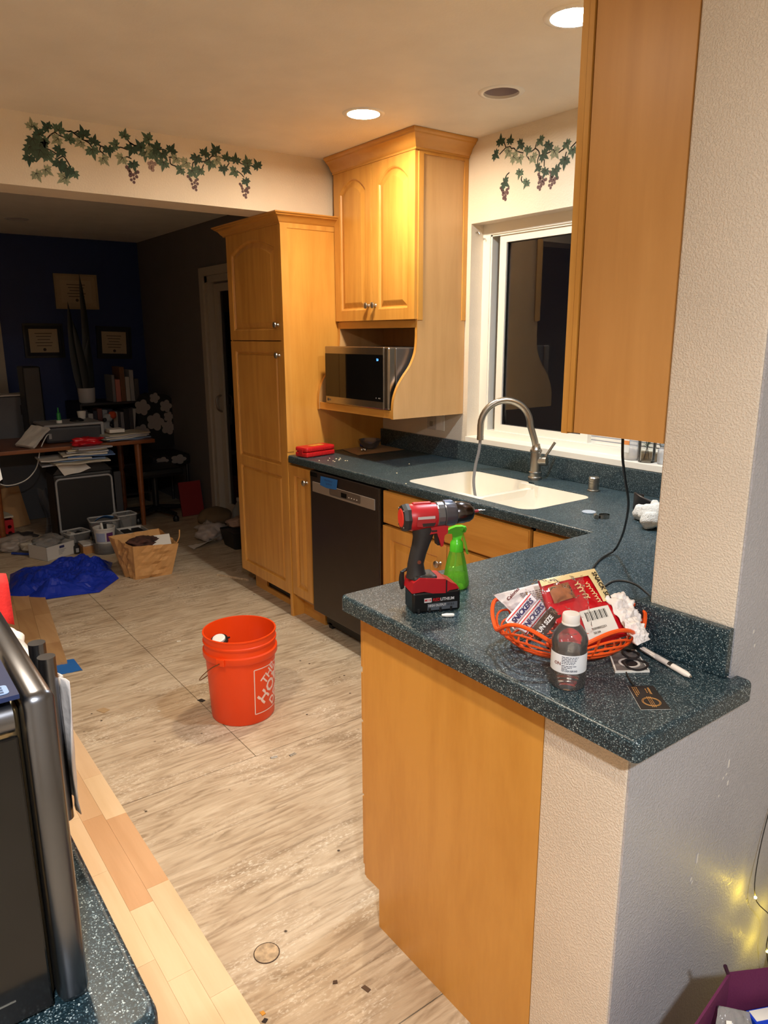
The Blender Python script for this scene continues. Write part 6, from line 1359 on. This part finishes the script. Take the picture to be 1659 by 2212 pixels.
# floral chair
ch = thing('floral_chair', 'black chair with large white flower fabric in the corner', 'chair', (-3.25, -.16, 0)); FAB = plain('chair_black', (20, 19, 20), .8); FLW = plain('flower_white', (150, 142, 138), .8)
bkp = [(y, z) for y, z in round_poly([(-.36, .50), (.0, .50), (.02, 1.00), (-.30, 1.04)], [.05, .05, .10, .10], 5)]
B().prism(bkp, fX(-3.40), 0, .07).obj('backrest', FAB, ch); B().box(-3.36, -2.94, -.36, .0, .40, .50, .03).obj('seat', FAB, ch)
for y, z, r in ((-.28, .90, .075), (-.06, .90, .060), (-.17, .76, .085), (-.05, .70, .07), (-.30, .68, .07), (-.16, .98, .05), (-.04, .80, .05)):
    fl_ = []
    for i in range(40): a = 2*math.pi*i/40; q = r*(.72+.28*abs(math.cos(2.5*a))); fl_.append((y+q*math.cos(a), z+q*math.sin(a)))
    B().prism(fl_, fX(-3.329), 0, .0008+.0003*(r*100 % 3)).obj('flower_print', FLW, ch)
for y, r in ((-.27, .06), (-.12, .075)):
    fl_ = []
    for i in range(40): a = 2*math.pi*i/40; q = r*(.72+.28*abs(math.cos(2.5*a))); fl_.append((y+q*math.cos(a), .455+.6*q*math.sin(a)))
    B().prism(fl_, fX(-2.939), 0, .0008).obj('flower_print', FLW, ch)
for x, y in ((-2.98, -.34), (-2.98, -.03), (-3.38, -.34), (-3.38, -.03)): B().tube([(x, y, .41), (x, y, 0)], .012, 10).obj('leg', plain('leg_grey', (70, 70, 72), .4, .8), ch)
o = thing('office_chair_base', 'black castor base of an office chair under the desk end', 'chair', (-2.75, -.42, 0))
for k in range(5):
    a = 2*math.pi*k/5+.3; B().tube([(-2.75, -.42, .09), (-2.75+.26*math.cos(a), -.42+.26*math.sin(a), .065)], [.026, .018], 8).obj('arm', BLACK, o); B().lathe([(.012, 0), (.024, .005), (.026, .03), (.016, .05)], (-2.75+.26*math.cos(a), -.42+.26*math.sin(a), 0), 10).obj('castor', BLACK, o)
B().tube([(-2.75, -.42, .07), (-2.75, -.42, .38)], .026, 12).obj('post', BLACK, o); B().box(-2.95, -2.55, -.62, -.22, .38, .45, .03).obj('seat', BLACK, o)
# floor clutter
kb = thing('kraft_bag', 'brown paper grocery bag full of odds and ends on the plywood', 'bag', (-1.22, -1.0, 0)); KR = plain('kraft', (196, 148, 92), .75, bump=.3, bscale=30, var=.06)
bb = [Vector((-1.285, -1.165, 0)), Vector((-1.17, -1.130, 0)), Vector((-1.145, -.900, 0)), Vector((-1.315, -.860, 0))]; bt = [Vector((-1.36, -1.225, .265)), Vector((-1.14, -1.140, .232)), Vector((-1.13, -.845, .205)), Vector((-1.42, -.870, .250))]
for k in range(4):
    p0, p1, q0, q1 = bb[k], bb[(k+1) % 4], bt[k], bt[(k+1) % 4]
    def side(s, t, p0=p0, p1=p1, q0=q0, q1=q1, k=k):
        v = (p0*(1-s)+p1*s)*(1-t)+(q0*(1-s)+q1*s)*t; d = math.sin(math.pi*s)*.012*nz3(s*4+k*5, t*4)*2; nrm = Vector(((p1-p0).y, -(p1-p0).x, 0)).normalized(); return tuple(v+nrm*(d+.010*nz3(s*8+k, t*7)*math.sin(math.pi*s)))
    crumple(['left_side', 'front_side', 'right_side', 'back_side'][k], side, 12, 10, KR, kb, thick=.0015, smooth=False)
B().add([tuple(v) for v in bb], [(0, 1, 2, 3)]).obj('bottom', KR, kb)
B().tube(smooth_path([(-1.15, -.86, .19), (-1.14, -.835, .24), (-1.15, -.825, .29)]), .004, 6).obj('rope_handle', KR, kb)
o = blob('dark_scarf', (-1.29, -1.03, .205), .075, plain('scarf', (70, 42, 34), .9, var=.7, bscale=28), 6.1, .4, 4, sx=(1.1, 1.4, .5)); tag(o, 'dark red patterned cloth inside the brown paper bag', 'cloth')
tb = thing('white_tablet', 'white slab with black edge leaning inside the paper bag', 'tablet', (-1.22, -.93, .14)); TM_ = Matrix.Translation((-1.225, -.925, .205)) @ Matrix.Rotation(math.radians(20), 4, 'Y') @ Matrix.Rotation(math.radians(8), 4, 'X') @ Matrix.Rotation(math.radians(-14), 4, 'Z'); B(TM_).box(-.08, .08, -.085, .060, -.004, .006, .003).obj('slab', WHITE, tb); B(TM_).box(-.081, .081, -.097, -.086, -.006, .008, .002).obj('edge', BLACK, tb)
TARP = plain('blue_tarp', (22, 50, 168), .35, bump=.25, bscale=25)
tout = [Vector(p) for p in ((-1.30, -1.86), (-1.13, -1.70), (-1.10, -1.55), (-1.06, -1.39), (-1.26, -1.21), (-1.50, -1.19), (-1.63, -1.14), (-1.86, -1.24), (-1.87, -1.40), (-1.83, -1.60), (-1.78, -1.76))]
tc_ = sum(tout, Vector((0, 0)))/len(tout)
def tarpf(s, t):
    k = s*len(tout); i = int(k) % len(tout); f = k-int(k); e = tout[i]*(1-f)+tout[(i+1) % len(tout)]*f; p = tc_*(1-t)+e*t
    w = 1-t**5
    h = .035*(1-t**3)*(.8+.6*nz3(p.x*4, p.y*5, 1))+w*(.075*abs(nz3(p.x*7+p.y*3, p.y*5-p.x*2, 4))+.05*abs(nz3(p.x*13-p.y*6, p.y*11, 9))+.018*abs(nz3(p.x*30, p.y*30, 2)))+.003
    return (p.x, p.y, h)
o = crumple('tarp', tarpf, 88, 26, TARP, None, smooth=False); tag(o, 'crumpled blue tarp spread on the floor left of the paper bag', 'tarp')
sbx = thing('shoe_box', 'white open cardboard box with printed label near the blue tarp', 'box', (-2.08, -1.42, 0)); BM_ = Matrix.Translation((-2.075, -1.43, 0)) @ Matrix.Rotation(math.radians(24), 4, 'Z'); SBX = plain('box_white', (196, 192, 186), .7)
B(BM_).box(-.10, .10, -.115, .115, 0, .004).box(-.10, -.097, -.115, .115, 0, .10).box(.097, .10, -.115, .115, 0, .10).box(-.10, .10, -.115, -.112, 0, .10).box(-.10, .10, .112, .115, 0, .10).obj('tray', SBX, sbx)
B(BM_).box(.1003, .1008, -.01, .03, .070, .088).obj('blue_print', plain('print_navy', (40, 44, 90), .6), sbx)
for k in range(4): B(BM_).box(.1003, .1008, -.02+.0, .04-.01*k, .058-k*.010, .061-k*.010).obj('print_line', plain('print_grey', (120, 120, 124), .6), sbx)
o = blob('clear_wrap', (-2.12, -1.44, .10), .08, thin_clear('wrap_dull', (.85, .85, .86), .25, .1, .35, (170, 166, 162), bump=.7), 4.4, .5, 4, sx=(1, 1.2, .5)); tag(o, 'crumpled clear plastic wrap in the white box', 'wrap')
o = thing('small_bottle', 'small black bottle beside the white box', 'bottle', (-2.02, -1.28, 0)); B().lathe([(.018, 0), (.020, .004), (.020, .055), (.010, .065), (.010, .08), (0, .081)], (-2.02, -1.275, 0), 16).obj('bottle', BLACK, o); B().box(-2.001, -1.9985, -1.285, -1.265, .015, .045).obj('label', LTG, o)
o = B().box(-2.10, -1.96, -1.245, -1.15, .0, .055, .002).obj('wood_block', wood('block', (150, 104, 60), (172, 124, 76))); tag(o, 'small wooden box under a white tray near the tub', 'box')
o = B().box(-2.11, -1.97, -1.240, -1.155, .0555, .068, .003).obj('white_tray', plain('box_white', (196, 192, 186), .7)); tag(o, 'flat white tray on the small wooden box', 'tray')
CLB = thin_clear('tub_clear', (.80, .80, .80), .3, .1, .35, (150, 148, 146))
o = thing('clear_tub', 'round clear plastic tub on the floor near the paper bag', 'tub', (-1.93, -1.095, 0)); B().lathe([(.085, .001), (.092, .01), (.098, .085), (.094, .085), (.086, .01), (0, .008)], (-1.935, -1.085, 0), 26).obj('tub', CLB, o, smooth=True)
o = thing('white_pail', 'small white pail with purple label inside the clear tub', 'pail', (-1.95, -1.09, .01)); B().lathe([(.060, .010), (.062, .02), (.074, .175), (.078, .178), (.078, .188), (.070, .188), (.058, .02), (0, .02)], (-1.945, -1.09, 0), 26).obj('pail', plain('pail_white', (206, 202, 196), .5), o, smooth=True)
def arc_patch(c, r0, r1, z0, z1, a0, a1): n = 8; return B().add([p for i in range(n+1) for p in ((c[0]+r0*math.cos(a0+(a1-a0)*i/n), c[1]+r0*math.sin(a0+(a1-a0)*i/n), z0), (c[0]+r1*math.cos(a0+(a1-a0)*i/n), c[1]+r1*math.sin(a0+(a1-a0)*i/n), z1))], [(2*i, 2*i+1, 2*i+3, 2*i+2) for i in range(n)])
arc_patch((-1.945, -1.09), .0695, .0735, .09, .155, -.1, .6).obj('purple_label', plain('label_purple', (92, 40, 96), .5), o)
arc_patch((-1.945, -1.09), .0695, .0735, .09, .155, -1.2, -.25).obj('blue_label', plain('label_bluegrey', (150, 160, 190), .5), o)
B().box(-1.97, -1.94, -1.10, -1.07, .12, .215, .004).obj('black_tool', BLACK, o); B().tube([(-1.92, -1.10, .1), (-1.915, -1.115, .225)], .008, 8).obj('white_tool', WHITE, o)
def bin_(x, y, sx, sy, h, label, dg, fill):
    M_ = Matrix.Translation((x, y, 0)) @ Matrix.Rotation(math.radians(dg), 4, 'Z'); t = thing('storage_bin', label, 'bin', (x, y, 0), 'clear storage bins by the black case'); b0 = rrect(-sx*.85, sx*.85, -sy*.85, sy*.85, .02, 4); b1 = rrect(-sx, sx, -sy, sy, .025, 4)
    B(M_).loops([[(u, v, .001) for u, v in b0], [(u, v, h) for u, v in b1]], True, True, False).obj('bin', CLB, t); B(M_).tube([(u, v, h) for u, v in b1], .006, 6, closed=True).obj('rim', plain('bin_rim', (170, 168, 166), .5), t)
    for k, (c, dx, dy, a) in enumerate(fill): B(M_ @ Matrix.Translation((dx, dy, h*.55)) @ Matrix.Rotation(a, 4, 'X')).box(-.035, .035, -.03, .03, -.04, .05, .005).obj('item', plain('binitem_%d_%d' % (c[0], c[2]), c, .6), t)
bin_(-2.20, -1.23, .075, .085, .12, 'small clear bin of parts, leftmost by the black case', 12, (((30, 30, 32), .02, .02, .3), ((190, 186, 180), -.02, -.03, -.4), ((60, 60, 64), .0, .05, .9)))
bin_(-2.20, -1.02, .085, .105, .185, 'taller clear bin with a blue mask on top', -8, (((120, 60, 40), .02, -.05, .4), ((200, 196, 190), -.02, .06, -.3), ((40, 40, 44), .03, .04, .2)))
bin_(-2.25, -.845, .07, .075, .19, 'clear bin with white lid edge, rightmost by the black case', 5, (((150, 148, 146), 0, 0, .2),))
o = crumple('face_mask', lambda s, t: (-2.13-.06*t, -1.09+.13*s, .205-.05*t*0+.02*math.sin(math.pi*s)+.03*(1-t)-.03), 8, 6, plain('mask_blue', (70, 130, 200), .7), None, thick=.002); tag(o, 'light blue face mask lying over the clear bin', 'mask')
wbx = thing('white_carton', 'white open carton with black cartridges behind the paper bag', 'box', (-1.92, -.86, 0)); B().box(-2.02, -1.83, -.985, -.80, 0, .004).box(-2.02, -2.017, -.985, -.80, 0, .14).box(-1.833, -1.83, -.985, -.80, 0, .14).box(-2.02, -1.83, -.985, -.982, 0, .14).box(-2.02, -1.83, -.803, -.80, 0, .14).obj('carton', SBX, wbx)
for k in range(2): B().box(-1.99, -1.86, -.965+k*.08, -.905+k*.08, .06, .135, .004).obj('cartridge', BLACK, wbx)
# left-hand heap
rcx = thing('red_crate', 'red plastic crate with round holes at the left edge', 'crate', (-2.82, -1.68, 0)); f_ = fX(-2.72)
B().holed([(-1.86, .0), (-1.555, .0), (-1.555, .16), (-1.86, .16)], [circ((-1.585-.045*(k % 6), .055+.05*(k//6)), .015, 10) for k in range(12)], f_, 0, .006).obj('front_wall', plain('crate_red', (170, 20, 28), .45), rcx)
B().box(-2.95, -2.72, -1.561, -1.555, 0, .16).box(-2.95, -2.72, -1.86, -1.854, 0, .16).box(-2.95, -2.944, -1.86, -1.555, 0, .16).box(-2.95, -2.72, -1.86, -1.555, 0, .006).obj('crate_shell', plain('crate_red', (170, 20, 28), .45), rcx)
o = sheet(-2.83, -1.71, .172, .24, .30, 6, (196, 188, 170), .012, 'folded white paper lying on the red crate', None)
for k, (x, y, a) in enumerate(((-3.20, -1.55, 18), (-3.10, -1.46, 24))):
    M_ = Matrix.Translation((x, y, 0)) @ Matrix.Rotation(math.radians(a), 4, 'Z') @ Matrix.Rotation(math.radians(-18), 4, 'Y'); o = B(M_).box(-.006, .006, -.11, .11, .003, .34).obj('cardboard_sheet', CARD); tag(o, 'brown cardboard sheet leaning at the left, %s one' % ('back' if k == 0 else 'front'), 'cardboard')
def gpl(s, t): return (-2.74+.02*math.sin(s*9+t*4), -1.335+.10*s+.02*math.sin(t*5), .005+.36*t+.008*math.sin(s*13))
o = crumple('grey_plastic', gpl, 14, 16, thin_clear('grey_film', (.6, .6, .62), .3, .15, .45, (120, 122, 128), bump=.5), None); tag(o, 'upright grey plastic sheet left of the black case', 'plastic')
for k, (x, y, r, c) in enumerate(((-2.42, -1.62, .10, (150, 140, 132)), (-2.30, -1.50, .075, (176, 166, 150)), (-2.55, -1.55, .085, (60, 56, 56)))):
    o = blob('plastic_heap', (x, y, .04), r, plain('heap_%d' % k, c, .4, bump=.5, bscale=30), 3*k+1.3, .5, 4, sx=(1, 1.2, .5), flat=.002); tag(o, ['clear plastic sack at the far left of the floor', 'tan crumpled packing paper left of the white box', 'black plastic sack before the grey plastic sheet'][k], 'bag')
o = B().box(-3.05, -2.93, -1.50, -1.42, .36, .40, .004).obj('blue_folder', plain('folder_blue', (30, 80, 150), .6)); bpy.data.objects.remove(o)
o = B().tube([(-2.27, -1.66, .012), (-2.16, -1.55, .012)], .009, 8).obj('blue_marker', plain('marker_blue', (36, 60, 140), .5)); tag(o, 'blue marker lying on the floor at the left', 'marker')
# right-hand heap by the sliding door
M_ = Matrix.Translation((-2.62, -.10, 0)) @ Matrix.Rotation(math.radians(-12), 4, 'Y'); o = B(M_).box(-.008, .008, -.14, .06, .002, .30).obj('red_folder', plain('folder_red', (122, 16, 20), .6)); tag(o, 'dark red folder leaning by the sliding door', 'folder')
o = blob('round_cushion', (-1.93, -.24, .135), .14, plain('cushion_brown', (96, 78, 54), .85), 1.1, .12, 4, sx=(.9, .95, .55)); tag(o, 'round brown cushion on the heap by the sliding door', 'cushion')
WPB = plain('white_sack', (170, 160, 154), .45, bump=.5, bscale=24)
o = blob('plastic_bag', (-1.80, -.33, .055), .11, WPB, 7.7, .55, 4, sx=(.9, 1.0, .62), flat=.002); tag(o, 'white plastic bag under the brown cushion', 'bag')
o = crumple('paper_scrap', lambda s, t: (-1.72+.12*t, -.56+.22*s, .002+.07*s*t+.006*abs(nz3(s*5, t*5))), 10, 8, PAPER, None, smooth=False); tag(o, 'crumpled white paper trailing from the heap', 'papers')
bn = thing('waste_bin', 'black square waste bin beside the pantry cabinet', 'bin', (-1.50, -.23, 0)); b0 = rrect(-1.60, -1.40, -.32, -.14, .02, 4); b1 = rrect(-1.62, -1.38, -.345, -.115, .02, 4)
B().loops([[(u, v, .001) for u, v in b0], [(u, v, .13) for u, v in b1]], True, True, False).obj('body', BLACK, bn); B().box(-1.60, -1.40, -.32, -.14, .10, .12).obj('contents', plain('heap_2', (60, 56, 56), .6), bn)
o = blob('cloth_pile', (-1.52, -.20, .175), .085, plain('cloth_tan', (150, 124, 108), .9), 9.2, .4, 4, sx=(1, 1.2, .45), flat=.122); tag(o, 'pale folded cloth on the black waste bin', 'cloth')
o = thing('grey_jug', 'grey plastic jug standing by the sliding door', 'jug', (-1.80, -.085, 0)); B().lathe([(.05, .001), (.058, .01), (.058, .19), (.030, .24), (.018, .26), (.018, .28), (0, .281)], (-1.80, -.085, 0), 20).obj('jug', plain('jug_grey', (110, 112, 112), .5), o, smooth=True); B().lathe([(.020, .27), (.020, .295), (0, .296)], (-1.80, -.085, 0), 14).obj('cap', LTG, o)
